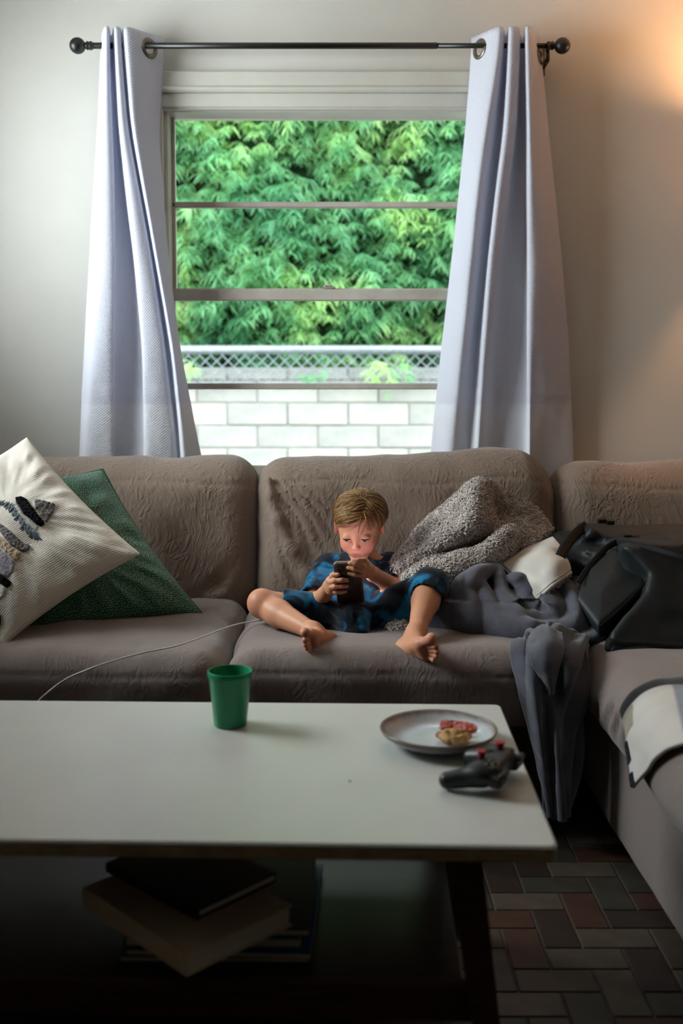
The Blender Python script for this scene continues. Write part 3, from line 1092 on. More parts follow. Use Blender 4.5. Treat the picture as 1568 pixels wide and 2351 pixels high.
corner = empty('sofa_chaise', (1.1, 2.2, 0), 'taupe suede corner section of the sofa reaching forward at the right', 'sofa')
V, F = surfnet(lambda P: sd_box(P, (1.128, 2.34, 0.185), (0.492, 0.97, 0.155), 0.03) - 0.004 * fbm(P, 5, 77, 2), (0.58, 1.3, 0.0), (1.68, 3.36, 0.40), 0.012)
mobj('base', V, F, suede_seat, corner)


MB().box((0.64, 3.325, 0.02), (1.62, 3.385, 0.76), 0.02).build('back_frame', base_mat, corner, smooth=False)


def chaise_puckers(P, d):
    for (a, b_) in (((1392, 1628), (1362, 1672)), ((1424, 1630), (1392, 1690)), ((1440, 1655), (1418, 1722)), ((1462, 1690), (1440, 1748)), ((1485, 1720), (1460, 1790))):
        A, B = [], []
        for (x, y), out in ((a, A), (b_, B)):
            # side face of the cushion at X ~ 0.58
            Y = 0.59 * FPX / (x - CX)
            p = W(x, y, Y); out.append((p.x - 0.02, p.y, p.z))
        d = polyline_dent(P, d, [A[0], B[0]], 0.013, 0.012)
    return d


seat_cushion(corner, 0.578, 1.42, 1.34, 3.16, 0.27, SEATZ + 0.004, 0.085, 57, chaise_puckers, h=0.009)
back_cushion(corner, 0.655, 1.50, lambda x: -0.014 + 0.0 * x, 71)
o = back_cushion(corner, -0.40, 0.40, lambda x: 0.0 * x, 83, zb=0.375, yb=0.0, h=0.012)
o.rotation_euler = (0, 0, -math.pi / 2)
o.location = Vector((1.47, 2.35, 0.375)) - WORLD_LOC[corner]
o = o.copy(); COL.objects.link(o); o.location = Vector((1.47, 1.52, 0.375)) - WORLD_LOC[corner]

# ------------------------------------------------------------------ coffee table
TZ = 0.45
TR_B, TR_F = Wz(1157, 1617, TZ), Wz(1282, 1944, TZ)
side = (TR_B - TR_F); tdepth = side.length
ydir = side.normalized()
bl_, br_ = Wz(100, 1609, TZ), Wz(1100, 1617.5, TZ)
xdir = (br_ - bl_).normalized()
ydir = Vector((-xdir.y, xdir.x, 0))
TL = 1.24
T0 = TR_F                                     # front right corner
def T(x, y, z):
    """x leftwards negative from the right edge, y from the front edge to the back"""
    p = T0 + xdir * x + ydir * y
    return Vector((p.x, p.y, z))


TD = tdepth
top_mat = material('white_laminate', srgb(196, 197, 192), 0.28, 0.45, build=speckle(srgb(193, 194, 189), srgb(199, 200, 196), 5, 0.03, 0.0008, 120))
edge_mat = material('plywood_edge', srgb(166, 148, 118), 0.5, 0.3, build=speckle(srgb(150, 132, 102), srgb(178, 160, 130), 30, 0.1, 0.001, 60))
walnut = material('dark_walnut', srgb(70, 38, 26), 0.4, 0.4, build=lambda nt, b: (
    nt.links.new(ramp(nt, noise_tex(nt, mapping(nt, objco(nt), (2, 18, 18)), 4, 4), [(0.3, srgb(52, 28, 20)), (0.7, srgb(84, 46, 30))]), b.inputs['Base Color'])))
shelf_mat = material('black_brown_shelf', srgb(36, 32, 28), 0.35, 0.45, build=lambda nt, b: (
    nt.links.new(ramp(nt, noise_tex(nt, mapping(nt, objco(nt), (2, 22, 22)), 5, 4), [(0.3, srgb(30, 27, 24)), (0.7, srgb(46, 41, 36))]), b.inputs['Base Color'])))
table = empty('coffee_table', T(-TL / 2, TD / 2, 0), 'long white coffee table with dark wooden legs and lower shelf', 'table')


def rounded_slab(x0, x1, y0, y1, z0, z1, r, bev=0.003, n=6):
    pts = []
    for (cx, cy, a0) in ((x1 - r, y1 - r, 0), (x0 + r, y1 - r, 90), (x0 + r, y0 + r, 180), (x1 - r, y0 + r, 270)):
        for k in range(n + 1):
            a = math.radians(a0 + 90 * k / n)
            pts.append((cx + r * math.cos(a), cy + r * math.sin(a)))
    mx, my = (x0 + x1) / 2, (y0 + y1) / 2
    def ring(z, ins):
        out = []
        for (x, y) in pts:
            dx, dy = mx - x, my - y
            out.append(T(x + math.copysign(min(ins, abs(dx)), dx), y + math.copysign(min(ins, abs(dy)), dy), z))
        return out
    rings = [ring(z0, bev), ring(z0 + bev, 0), ring(z1 - bev, 0), ring(z1, bev)]
    m = len(pts)
    vs = [p for r_ in rings for p in r_]
    fs = [(i * m + k, i * m + (k + 1) % m, (i + 1) * m + (k + 1) % m, (i + 1) * m + k) for i in range(3) for k in range(m)]
    fs += [tuple(range(m))[::-1], tuple(range(3 * m, 4 * m))]
    return vs, fs


v, f = rounded_slab(-TL, 0, 0, TD, TZ - 0.007, TZ, 0.012)
mobj('top', v, f, top_mat, table, smooth=False)
v, f = rounded_slab(-TL, -0.0005, 0.0005, TD, TZ - 0.024, TZ - 0.007, 0.012, 0.002)
mobj('top_core', v, f, edge_mat, table, smooth=False)
SHZ = 0.205


def leg(xt, yt, xb, yb):
    n = 10
    V = []
    for k in range(n):
        t = k / (n - 1)
        z = (TZ - 0.024) * (1 - t)
        w = 0.026 - 0.010 * t
        x, y = xt + (xb - xt) * t, yt + (yb - yt) * t
        for (a, b_) in ((-1, -1), (1, -1), (1, 1), (-1, 1)):
            V.append(T(x + a * w, y + b_ * w * 0.8, z))
    F = [(i * 4 + k, i * 4 + (k + 1) % 4, (i + 1) * 4 + (k + 1) % 4, (i + 1) * 4 + k) for i in range(n - 1) for k in range(4)]
    F += [(3, 2, 1, 0), tuple(range(4 * n - 4, 4 * n))]
    return auto_smooth(mobj('leg', V, F, walnut, table))


leg(-0.125, 0.10, -0.070, 0.03)
leg(-0.150, TD - 0.10, -0.10, TD - 0.05)
leg(-TL + 0.150, 0.10, -TL + 0.085, 0.03)
leg(-TL + 0.165, TD - 0.10, -TL + 0.12, TD - 0.05)
def tbox(name, lo, hi, mat, bev=0.003):
    M_ = Matrix(((xdir.x, ydir.x, 0, T0.x), (xdir.y, ydir.y, 0, T0.y), (0, 0, 1, 0), (0, 0, 0, 1)))
    return MB().box(lo, hi, bev, M_).build(name, mat, table, smooth=False)


tbox('shelf', (-TL + 0.12, 0.075, SHZ - 0.016), (-0.12, TD - 0.07, SHZ), shelf_mat)
tbox('front_rail', (-TL + 0.11, 0.055, SHZ - 0.045), (-0.095, 0.075, SHZ + 0.012), walnut)
tbox('rear_rail', (-TL + 0.11, TD - 0.07, SHZ - 0.045), (-0.11, TD - 0.05, SHZ + 0.012), walnut)
tbox('apron', (-TL + 0.15, 0.09, TZ - 0.05), (-0.15, 0.105, TZ - 0.024), walnut)
tbox('apron', (-TL + 0.15, TD - 0.11, TZ - 0.05), (-0.15, TD - 0.095, TZ - 0.024), walnut)

# green tumbler
cp = Wz(529, 1664, TZ)
green_pl = material('green_plastic', srgb(10, 128, 84), 0.32, 0.45, build=lambda nt, b: (speckle(srgb(8, 122, 80), srgb(14, 134, 88), 8, 0.02, 0.0005, 100)(nt, b),
    setattr(b.inputs['Subsurface Weight'], 'default_value', 0.15), setattr(b.inputs['Subsurface Radius'], 'default_value', (0.005, 0.02, 0.01))))
ro, rb, hh = 0.0405, 0.0305, 0.104
prof = [(0.0, 0.0), (rb - 0.003, 0.0), (rb, 0.002), (rb + (ro - rb) * 0.86, hh * 0.86), (ro - 0.0006, hh * 0.90), (ro + 0.0012, hh * 0.905), (ro + 0.0016, hh * 0.99), (ro + 0.0008, hh), (ro - 0.0008, hh), (ro - 0.002, hh * 0.98), (rb - 0.001, 0.006), (rb - 0.006, 0.004), (0.0, 0.004)]
mb = MB().lathe(prof, (cp.x, cp.y, TZ), 48)
c = mb.build('cup', green_pl)
tag(auto_smooth(c, 50), 'green plastic tumbler standing on the white coffee table', 'cup')

# plate with leftovers
pc = (Wz(872, 1668, TZ + 0.028) + Wz(1141, 1672, TZ + 0.028)) / 2
PR = (Wz(1141, 1672, TZ + 0.028) - Wz(872, 1668, TZ + 0.028)).length / 2
pc = Vector((pc.x, pc.y - 0.004, TZ))


def plate_build(nt, b):
    o = objco(nt)
    s = nd(nt, 'ShaderNodeSeparateXYZ', Vector=o)
    r = nd(nt, 'ShaderNodeVectorMath', {'operation': 'LENGTH'}, i0=nd(nt, 'ShaderNodeCombineXYZ', X=s.outputs[0], Y=s.outputs[1]).outputs[0]).outputs['Value']
    nz = noise_tex(nt, o, 60, 3)
    rr = mth(nt, 'ADD', r, mth(nt, 'MULTIPLY', nz, 0.008))
    c = ramp(nt, mth(nt, 'DIVIDE', rr, PR), [(0.0, srgb(196, 200, 206)), (0.92, srgb(188, 192, 198)), (1.0, srgb(110, 88, 76)), (1.0, srgb(104, 84, 74))])
    nt.links.new(mixc(nt, mth(nt, 'MULTIPLY', noise_tex(nt, o, 180, 2), 0.4), c, srgb(150, 152, 156)), b.inputs['Base Color'])


plate_mat = material('speckled_stoneware', rough=0.14, spec=0.5, build=plate_build)
prof = [(0.0, 0.0), (PR * 0.55, 0.0), (PR * 0.58, 0.003), (PR * 0.80, 0.010), (PR * 0.965, 0.021), (PR, 0.0275), (PR * 1.002, 0.0295), (PR * 0.99, 0.0305), (PR * 0.955, 0.027), (PR * 0.83, 0.0145), (PR * 0.74, 0.0105), (PR * 0.4, 0.009), (0.0, 0.009)]
tag(MB().lathe(prof, pc, 72).build('plate', plate_mat, origin=pc), 'grey stoneware plate with a brown rim and pizza leftovers', 'plate')

# pizza crust with a smear of sauce
crust_mat = material('baked_crust', rough=0.7, spec=0.25, build=speckle(srgb(128, 82, 40), srgb(206, 166, 112), 70, 0.5, 0.004, 120))
sauce_mat = material('tomato_sauce', rough=0.25, spec=0.5, build=speckle(srgb(120, 22, 14), srgb(176, 48, 26), 60, 0.3, 0.002, 100))
cheese_mat = material('cheese', rough=0.5, spec=0.3, build=speckle(srgb(196, 140, 70), srgb(226, 186, 120), 80, 0.3, 0.002, 150))
fz = TZ + 0.0105
fp = lambda px, py, z=fz: np.array(Wz(px, py, z))
food = empty('pizza_crust', tuple(fp(1050, 1690)), 'bitten pizza crust with tomato sauce lying on the plate', 'food')


def crust_fn(P):
    d = np.full(len(P), 1.0)
    pts = [(1010, 1698), (1026, 1706), (1045, 1710), (1062, 1708), (1072, 1701)]
    for (a, b_) in zip(pts[:-1], pts[1:]):
        d = smin(d, sd_cone(P, fp(*a) + [0, 0, 0.008], fp(*b_) + [0, 0, 0.008], 0.0075, 0.0075), 0.006)
    pts = [(1026, 1690), (1046, 1692), (1064, 1689)]
    for (a, b_) in zip(pts[:-1], pts[1:]):
        d = smin(d, sd_cone(P, fp(*a) + [0, 0, 0.006], fp(*b_) + [0, 0, 0.006], 0.007, 0.007), 0.006)
    d = smax(d, fz + 0.0005 - P[:, 2], 0.002)
    return d - 0.0018 * fbm(P, 130, 3, 2)


q0 = fp(1040, 1690)
V, F = surfnet(crust_fn, q0 + [-0.06, -0.06, -0.012], q0 + [0.06, 0.06, 0.04], 0.0016)
mobj('crust', V, F, crust_mat, food)


def sauce_fn(P):
    d = np.full(len(P), 1.0)
    for (x, y, r) in ((1028, 1664, 0.011), (1044, 1655, 0.012), (1062, 1660, 0.013), (1080, 1662, 0.013), (1091, 1668, 0.009), (1074, 1674, 0.013), (1022, 1670, 0.008), (1060, 1676, 0.012)):
        d = smin(d, sd_ell(P, fp(x, y) + [0, 0, 0.001], (r * 1.35, r * 1.7, 0.005)), 0.006)
    return d - 0.0012 * noise3(P, 200, 5)


q0 = fp(1058, 1660)
V, F = surfnet(sauce_fn, q0 + [-0.06, -0.06, -0.008], q0 + [0.06, 0.06, 0.014], 0.0015)
mobj('sauce', V, F, sauce_mat, food)
mb = MB()
for (x, y) in ((1052, 1658), (1066, 1664), (1076, 1660)):
    p = fp(x, y)
    mb.lathe([(0.0, 0.0065), (0.004, 0.006), (0.0065, 0.003), (0.007, 0.0)], tuple(p + [0, 0, 0.001]), 10)
mb.build('cheese', cheese_mat, food)
p = fp(1007, 1655)
MB().lathe([(0.0, 0.0018), (0.003, 0.0012), (0.0042, 0.0)], tuple(p), 10).build('sauce_drop', sauce_mat, food)

# game controller
pad_blk = material('controller_black', srgb(26, 27, 29), 0.42, 0.4, build=speckle(srgb(23, 24, 26), srgb(31, 32, 34), 60, 0.1, 0.0005, 400))
pad_grey = material('controller_faceplate', srgb(58, 57, 58), 0.5, 0.35, build=speckle(srgb(50, 49, 50), srgb(66, 65, 66), 40, 0.1, 0.0005, 400))
pad_red = material('red_thumbstick', srgb(158, 20, 30), 0.4, 0.4, build=speckle(srgb(145, 16, 26), srgb(168, 26, 36), 40, 0.1, 0.0004, 300))
gc = Wz(1108, 1794, TZ)
pad = empty('game_controller', (gc.x, gc.y, TZ), 'black gamepad with red thumbsticks at the table corner beside the plate', 'game controller')
# local frame: u along the pad from grip to grip, v from grips to the shoulder edge
PA = math.radians(64)
pu = Vector((math.cos(PA), math.sin(PA), 0)); pv = Vector((math.sin(PA), -math.cos(PA), 0))
PR3 = np.array([[pu.x, pv.x, 0], [pu.y, pv.y, 0], [0, 0, 1]])
po = np.array((gc.x, gc.y, TZ))
PS = 0.87
L_ = lambda P: (P - po) @ PR3 / PS                  # world -> local
Wd = lambda q: tuple(PR3 @ np.array(q) * PS + po)   # local -> world


def pad_fn(P):
    q = L_(P)
    q = np.stack([np.abs(q[:, 0]), q[:, 1], q[:, 2]], -1)
    d = sd_box(q, (0, 0.022, 0.033), (0.052, 0.026, 0.016), 0.013)
    d = smin(d, sd_ell(q, (0.043, 0.018, 0.033), (0.031, 0.032, 0.019)), 0.012)
    d = smin(d, sd_cone(q, (0.050, 0.010, 0.030), (0.066, -0.045, 0.017), 0.021, 0.0155), 0.014)
    d = smin(d, sd_box(q, (0.050, 0.045, 0.027), (0.022, 0.012, 0.010), 0.006), 0.006)
    return d


V, F = surfnet(lambda P: pad_fn(P) * PS, po + [-0.13, -0.13, -0.01], po + [0.13, 0.13, 0.075], 0.002)
mobj('shell', V, F, pad_blk, pad)


def face_fn(P):
    q = L_(P)
    qa = np.stack([np.abs(q[:, 0]), q[:, 1], q[:, 2]], -1)
    d = sd_box(qa, (0, 0.024, 0.046), (0.060, 0.020, 0.0062), 0.006)
    return d


V, F = surfnet(lambda P: face_fn(P) * PS, po + [-0.1, -0.1, 0.03], po + [0.1, 0.1, 0.075], 0.002)
mobj('faceplate', V, F, pad_grey, pad)
for (u_, v_) in ((0.040, 0.020), (-0.020, 0.004)):
    prof = [(a * PS, b * PS) for a, b in [(0.0, 0.0), (0.0065, 0.0), (0.006, 0.008), (0.0085, 0.011), (0.0095, 0.0135), (0.0088, 0.0155), (0.006, 0.0148), (0.0, 0.0142)]]
    MB().lathe(prof, Wd((u_, v_, 0.050)), 20).build('thumbstick', pad_red, pad)
for (du, dv) in ((0, 0.009), (0.009, 0), (0, -0.009), (-0.009, 0)):
    MB().lathe([(0.0, 0.004), (0.0035, 0.0035), (0.0042, 0.0)], Wd((-0.042 + du, 0.026 + dv, 0.0512)), 14).build('button', pad_blk, pad)
mb = MB().box((-0.010, -0.003, 0), (0.010, 0.003, 0.003), 0.001).box((-0.003, -0.010, 0), (0.003, 0.010, 0.003), 0.001)
mb.v = [Wd((0.020 + x, 0.006 + y, 0.0515 + z)) for x, y, z in mb.v]
mb.build('direction_pad', pad_blk, pad, smooth=False)
for s_ in (-1, 1):
    mb = MB().box((0, 0, 0), (0.03, 0.012, 0.010), 0.003)
    mb.v = [Wd((s_ * (0.034 + x), 0.050 + y, 0.034 + z)) for x, y, z in mb.v]
    mb.build('trigger', pad_blk, pad, smooth=False)

# small dark crumb on the table
p = Wz(803, 1794, TZ)
tag(MB().lathe([(0.0, 0.0018), (0.002, 0.0014), (0.0026, 0.0)], p, 10).build('crumb', crust_mat), 'tiny brown crumb in the middle of the white table top', 'crumb')

# books and magazines on the lower shelf
page_mat = material('book_pages', srgb(222, 212, 196), 0.85, 0.1, build=lambda nt, b: nt.links.new(ramp(nt, noise_tex(nt, mapping(nt, objco(nt), (1, 1, 90)), 12, 2), [(0.3, srgb(206, 196, 178)), (0.7, srgb(232, 224, 208))]), b.inputs['Base Color']))


def cover(name, c, rough=0.5):
    return material(name, srgb(*c), rough, 0.35, build=speckle(srgb(*[max(0, k - 8) for k in c]), srgb(*[min(255, k + 8) for k in c]), 12, 0.08, 0.0006, 160))


def book(corner, ang, w, d, z0, th, cmat, label, hard=True, name='book', tabs=None):
    """corner = nearest corner on the shelf, w along ang, d along ang+90"""
    a = math.radians(ang)
    M_ = Matrix(((math.cos(a), -math.sin(a), 0, corner.x), (math.sin(a), math.cos(a), 0, corner.y), (0, 0, 1, z0), (0, 0, 0, 1)))
    root = empty(name, tuple(M_ @ Vector((w / 2, d / 2, 0))), label, 'book' if name == 'book' else 'magazine', 'books on the lower shelf')
    ct = 0.003 if hard else 0.0012
    e = 0.004 if hard else 0.0005
    MB().box((0.002, e, ct), (w - e, d - e, th - ct), 0.0, M_).build('pages', page_mat, root, smooth=False)
    cv = MB().box((0, 0, 0), (w, d, ct), 0.0008, M_).box((0, 0, th - ct), (w, d, th), 0.0008, M_)
    cv.build('cover', cmat, root, smooth=False)
    MB().box((-0.002, 0, 0), (ct, d, th), 0.001, M_).build('spine', cmat, root, smooth=False)
    return M_, root


tan_c = cover('tan_cover', (216, 194, 168))
M_tab = math.degrees(math.atan2(xdir.y, xdir.x))
k0 = Wz(274, 2208, SHZ)
z = SHZ
book(k0, M_tab + 1, 0.29, 0.30, z, 0.008, cover('grey_cover', (120, 118, 108)), 'thin pale magazine at the bottom of the shelf stack', False, 'magazine'); z += 0.0085
book(k0 + Vector((0.008, 0.004, 0)), M_tab - 1, 0.285, 0.30, z, 0.009, cover('blue_cover', (34, 84, 128)), 'blue magazine second from the bottom of the shelf stack', False, 'magazine'); z += 0.0095
book(k0 + Vector((0.006, 0.012, 0)), M_tab + 0.5, 0.27, 0.29, z, 0.014, cover('teal_cover', (30, 110, 112)), 'teal paperback book under the tan book on the shelf', False); z += 0.0145
book(k0 + Vector((0.014, 0.02, 0)), M_tab + 0.5, 0.275, 0.285, z, 0.010, cover('black_cover', (30, 32, 32)), 'large dark magazine lying right under the thick tan book', False, 'magazine'); z += 0.0105
zt_ = z + 0.034
nc_ = Wz(430, 2190, zt_)
ll = Wz(205, 2030, zt_); rr_ = Wz(672, 2078, zt_)
ang = math.degrees(math.atan2((rr_ - nc_).y, (rr_ - nc_).x))
book(nc_, ang, (rr_ - nc_).length, (ll - nc_).length, z, 0.034, tan_c, 'thick tan hardcover book lying askew on the shelf stack'); z = zt_ + 0.0005
nc2 = Wz(455, 2086, z + 0.018); r2 = Wz(615, 2010, z + 0.018)
ang2 = math.degrees(math.atan2((r2 - nc2).y, (r2 - nc2).x))
book(nc2, ang2, 0.165, 0.235, z, 0.016, cover('black_book_cover', (20, 20, 21)), 'black hardcover book on top of the tan book')

# ------------------------------------------------------------------ throw pillows
def poly_inside(X, Y, poly):
    inside = np.zeros(X.shape, bool)
    n = len(poly)
    for i in range(n):
        x1, y1 = poly[i]; x2, y2 = poly[(i + 1) % n]
        c = ((y1 > Y) != (y2 > Y)) & (X < (x2 - x1) * (Y - y1) / ((y2 - y1) + 1e-12) + x1)
        inside ^= c
    return inside


def project(G):
    q = G - np.array([0, 0, CAMZ])
    f, u = np.array(_f), np.array(_u)
    w = q @ f
    return CX + q[..., 0] / w * FPX, AXIS_ROW - (q @ u) / w * FPX


def pillow_grid(Tp, Rr, B, H, n=110, seed=1, wr=0.006):
    Tp, Rr, B = map(np.array, (Tp, Rr, B))
    C = (Tp + B) / 2
    a, b = Rr - C, (Tp - B) / 2
    nn = np.cross(a, b); nn /= np.linalg.norm(nn)
    if nn[1] > 0: nn = -nn
    s = np.linspace(-1, 1, n)
    s = np.sign(s) * (1 - (1 - np.abs(s)) ** 1.15)
    S, T_ = np.meshgrid(s, s, indexing='ij')
    pull = 0.075
    S2 = S * (1 - pull * (1 - T_ ** 2)); T2 = T_ * (1 - pull * (1 - S ** 2))
    base = C + ((S2 + T2) / 2)[..., None] * b + ((S2 - T2) / 2)[..., None] * a
    prof = (np.clip(1 - np.abs(S) ** 2.4, 0, 1) * np.clip(1 - np.abs(T_) ** 2.4, 0, 1)) ** 0.55
    rad = np.hypot(S, T_)
    # pulls running in from the seams and corners
    ang = np.arctan2(T_, S)
    P = np.stack([ang * 1.6, rad * 0.6, np.zeros_like(S)], -1)
    w = fbm(P, 4.0, seed, 2) * np.clip(rad - 0.25, 0, 1) * prof ** 0.4 * np.clip((1.0 - np.maximum(np.abs(S), np.abs(T_))) * 6, 0, 1)
    w2 = fbm(np.stack([S, T_, 0 * S], -1), 2.4, seed + 5, 2) * prof
    f = base + nn * (H * prof + wr * 1.6 * w + wr * 1.2 * w2)[..., None]
    k = base - nn * (H * prof + wr * w2)[..., None]
    return f, k, nn, S, T_


def pillow_mesh(f, k):
    n = f.shape[0]
    V = np.vstack([f.reshape(-1, 3), k.reshape(-1, 3)])
    F = [tuple(q[::-1]) for q in grid_faces(n, n)] + [tuple(i + n * n for i in q) for q in grid_faces(n, n)]
    rim = [i * n for i in range(n)] + [(n - 1) * n + j for j in range(1, n)] + [i * n + n - 1 for i in range(n - 2, -1, -1)] + [j for j in range(n - 2, 0, -1)]
    for q in range(len(rim)):
        a, b = rim[q], rim[(q + 1) % len(rim)]
        F.append((a, b, b + n * n, a + n * n))
    return V, F


def weave_build(c0, c1, pitch):
    def f(nt, b):
        uv = nd(nt, 'ShaderNodeUVMap').outputs[0]
        s = nd(nt, 'ShaderNodeSeparateXYZ', Vector=uv)
        u = mth(nt, 'SINE', mth(nt, 'MULTIPLY', s.outputs[0], 2 * math.pi / pitch))
        v = mth(nt, 'SINE', mth(nt, 'MULTIPLY', s.outputs[1], 2 * math.pi / pitch))
        h = mth(nt, 'ADD', mth(nt, 'MULTIPLY', u, 0.4), v)
        k = nd(nt, 'ShaderNodeMapRange', Value=h, **{'From_Min': -1.4, 'From_Max': 0.8}).outputs[0]
        nt.links.new(mixc(nt, k, c0, c1), b.inputs['Base Color'])
        bump(nt, b, mth(nt, 'ADD', h, noise_tex(nt, uv, 300, 2)), 0.25, 0.0012)
    return f


cream = material('cream_weave', rough=0.9, spec=0.1, build=weave_build(srgb(202, 194, 184), srgb(224, 217, 207), 0.0046))


def tuft_mat(name, c, sc=320):
    return material(name, srgb(*c), 0.95, 0.05, build=speckle(srgb(*[max(0, k - 30) for k in c]), srgb(*[min(255, k + 18) for k in c]), sc, 0.9, 0.004, 420))


WP = pillow_grid(W(62, 1003, 2.93), W(324, 1272, 2.70), W(8, 1484, 2.53), 0.085, 130, 4, 0.008)
white_p = empty('throw_pillow', tuple(W(20, 1480, 2.56)), 'cream woven throw pillow with black and grey tufted patches', 'pillow')
V, F = pillow_mesh(WP[0], WP[1])
L = 0.45
uv = np.stack([WP[3], WP[4]], -1).reshape(-1, 2) * L / 2
wp_body = mobj('cover', V, F, cream, white_p, uv=np.vstack([uv, uv]))
PXs, PYs = project(WP[0])


def applique(name, poly, mat, th, label=None, fuzz=0.002, seed=1):
    f, nn = WP[0], WP[2]
    n = f.shape[0]
    # fine local grid for clean outlines
    m = 3 * n
    U_ = np.linspace(0, n - 1, m)
    i0 = np.clip(U_.astype(int), 0, n - 2); fr = U_ - i0
    A = f[i0] * (1 - fr)[:, None, None] + f[i0 + 1] * fr[:, None, None]
    A = A[:, i0] * (1 - fr)[None, :, None] + A[:, i0 + 1] * fr[None, :, None]
    X, Y = project(A)
    ins = poly_inside(X, Y, poly)
    if ins.sum() < 8: return None
    # distance to border by repeated erosion
    dist = np.zeros(ins.shape); cur = ins.copy()
    for k in range(6):
        dist += cur
        e = cur.copy()
        e[1:] &= cur[:-1]; e[:-1] &= cur[1:]; e[:, 1:] &= cur[:, :-1]; e[:, :-1] &= cur[:, 1:]
        cur = e
    hgt = th * np.clip(dist / 4.0, 0, 1) ** 0.5
    Q = A + nn * (hgt + fuzz * noise3(A, 260, seed) * (dist > 0) + 0.0004)[..., None]
    idx = -np.ones(ins.shape, int); idx[ins] = np.arange(ins.sum())
    V = Q[ins]
    F = []
    a, b, c, d = idx[:-1, :-1], idx[1:, :-1], idx[1:, 1:], idx[:-1, 1:]
    ok = (a >= 0) & (b >= 0) & (c >= 0) & (d >= 0)
    F = np.stack([a[ok], d[ok], c[ok], b[ok]], 1).tolist()
    # skirt down into the cover, so that the patch has real thickness
    nV = len(V)
    Vb = A[ins] - nn * 0.002
    from collections import Counter
    ec = Counter()
    for q in F:
        for k in range(4):
            ec[(q[k], q[(k + 1) % 4])] += 1
    F2 = [(y, x, x + nV, y + nV) for (x, y) in ec if (y, x) not in ec]
    o = mobj(name, np.vstack([V, Vb]), F + F2, mat, wp_body)
    if label: o['label'] = label
    return o


c1 = lambda pts: [(x / 4.703, 1000 + y / 4.703) for x, y in pts]     # outlines read off an enlarged view
blk_t = tuft_mat('black_tuft', (24, 24, 28))
gry_t = tuft_mat('grey_tuft', (128, 122, 122))
lil_t = tuft_mat('lilac_tuft', (170, 164, 172))
tan_t = tuft_mat('tan_tuft', (206, 184, 160))
wht_t = tuft_mat('white_tuft', (214, 210, 204))
yarn = material('blue_grey_yarn', srgb(108, 120, 128), 0.85, 0.1, build=speckle(srgb(92, 104, 112), srgb(128, 140, 148), 200, 0.3, 0.001, 500))
applique('tufted_patch', c1([(168, 680), (230, 662), (290, 690), (330, 750), (370, 800), (420, 870), (478, 930), (484, 965), (440, 985), (390, 960), (330, 905), (250, 845), (215, 780), (175, 715)]), blk_t, 0.009, 'black tufted patch', seed=2)
applique('tufted_patch', c1([(370, 700), (400, 690), (480, 705), (600, 740), (580, 830), (510, 945), (480, 920), (430, 850), (380, 780)]), gry_t, 0.004, 'light grey tufted triangle', seed=3)
applique('tufted_patch', c1([(120, 730), (165, 700), (210, 780), (250, 850), (330, 910), (415, 985), (385, 1055), (300, 1000), (200, 890), (140, 800)]), wht_t, 0.0015, 'white trim band', 0.0006, seed=4)
applique('tufted_patch', c1([(-80, 940), (20, 960), (110, 1030), (190, 1105), (260, 1165), (330, 1190), (320, 1235), (265, 1262), (200, 1240), (120, 1190), (50, 1110), (0, 1040), (-80, 980)]), gry_t, 0.006, 'dark grey tufted band', seed=5)
applique('tufted_patch', c1([(-80, 1050), (0, 1085), (80, 1160), (160, 1215), (235, 1262), (215, 1330), (175, 1365), (110, 1310), (0, 1200), (-80, 1140)]), tan_t, 0.005, 'tan tufted band', seed=6)
applique('tufted_patch', c1([(-80, 1180), (0, 1215), (100, 1310), (165, 1370), (150, 1450), (90, 1540), (0, 1500), (-80, 1460)]), lil_t, 0.003, 'pale lilac tufted patch', 0.001, seed=7)
applique('tufted_patch', c1([(-80, 1470), (0, 1500), (80, 1545), (125, 1590), (115, 1625), (75, 1650), (20, 1615), (-80, 1560)]), blk_t, 0.008, 'small black tufted patch', seed=8)
applique('tufted_patch', c1([(-80, 1580), (0, 1620), (65, 1655), (50, 1730), (0, 1780), (-80, 1760)]), wht_t, 0.003, 'white tufted patch', 0.001, seed=9)
applique('tufted_patch', c1([(-80, 1880), (-20, 1890), (14, 1960), (8, 2060), (-40, 2090), (-80, 2080)]), blk_t, 0.007, 'black tufted patch', seed=10)
mb = MB()
band = c1([(20, 712), (110, 735), (150, 800), (205, 880), (270, 960), (330, 1015), (385, 1050)])
for k in range(44):
    t = k / 43 * (len(band) - 1)
    i = min(int(t), len(band) - 2); fr_ = t - i
    x = band[i][0] * (1 - fr_) + band[i + 1][0] * fr_; y = band[i][1] * (1 - fr_) + band[i + 1][1] * fr_
    j = np.argmin((PXs - x) ** 2 + (PYs - y) ** 2)
    p = WP[0].reshape(-1, 3)[j]
    sc_ = 2.75 / FPX
    dn = Vector((-0.5 + 0.9 * (t / 6) + 0.15 * math.sin(k * 5.3), 0, -0.75 + 0.08 * math.sin(k * 2.1))).normalized()
    ln = (20 + 9 * (t / 6) + 5 * math.sin(k * 3.7)) * sc_ * 1.15
    nrm = Vector(WP[2])
    pts = []
    for q in range(5):
        f_ = q / 4
        pts.append(Vector(p) + nrm * (0.004 + 0.007 * math.sin(f_ * 2.2)) + dn * ln * f_ + Vector((0.004 * math.sin(k * 1.7 + f_ * 3), 0, 0)))
    for e in (-1, 1):
        mb.tube([q + Vector((e * 0.0012, 0, 0.0006 * e)) for q in pts], 0.0012, 5)
o = mb.build('fringe', yarn, wp_body); o['label'] = 'blue-grey yarn fringe'


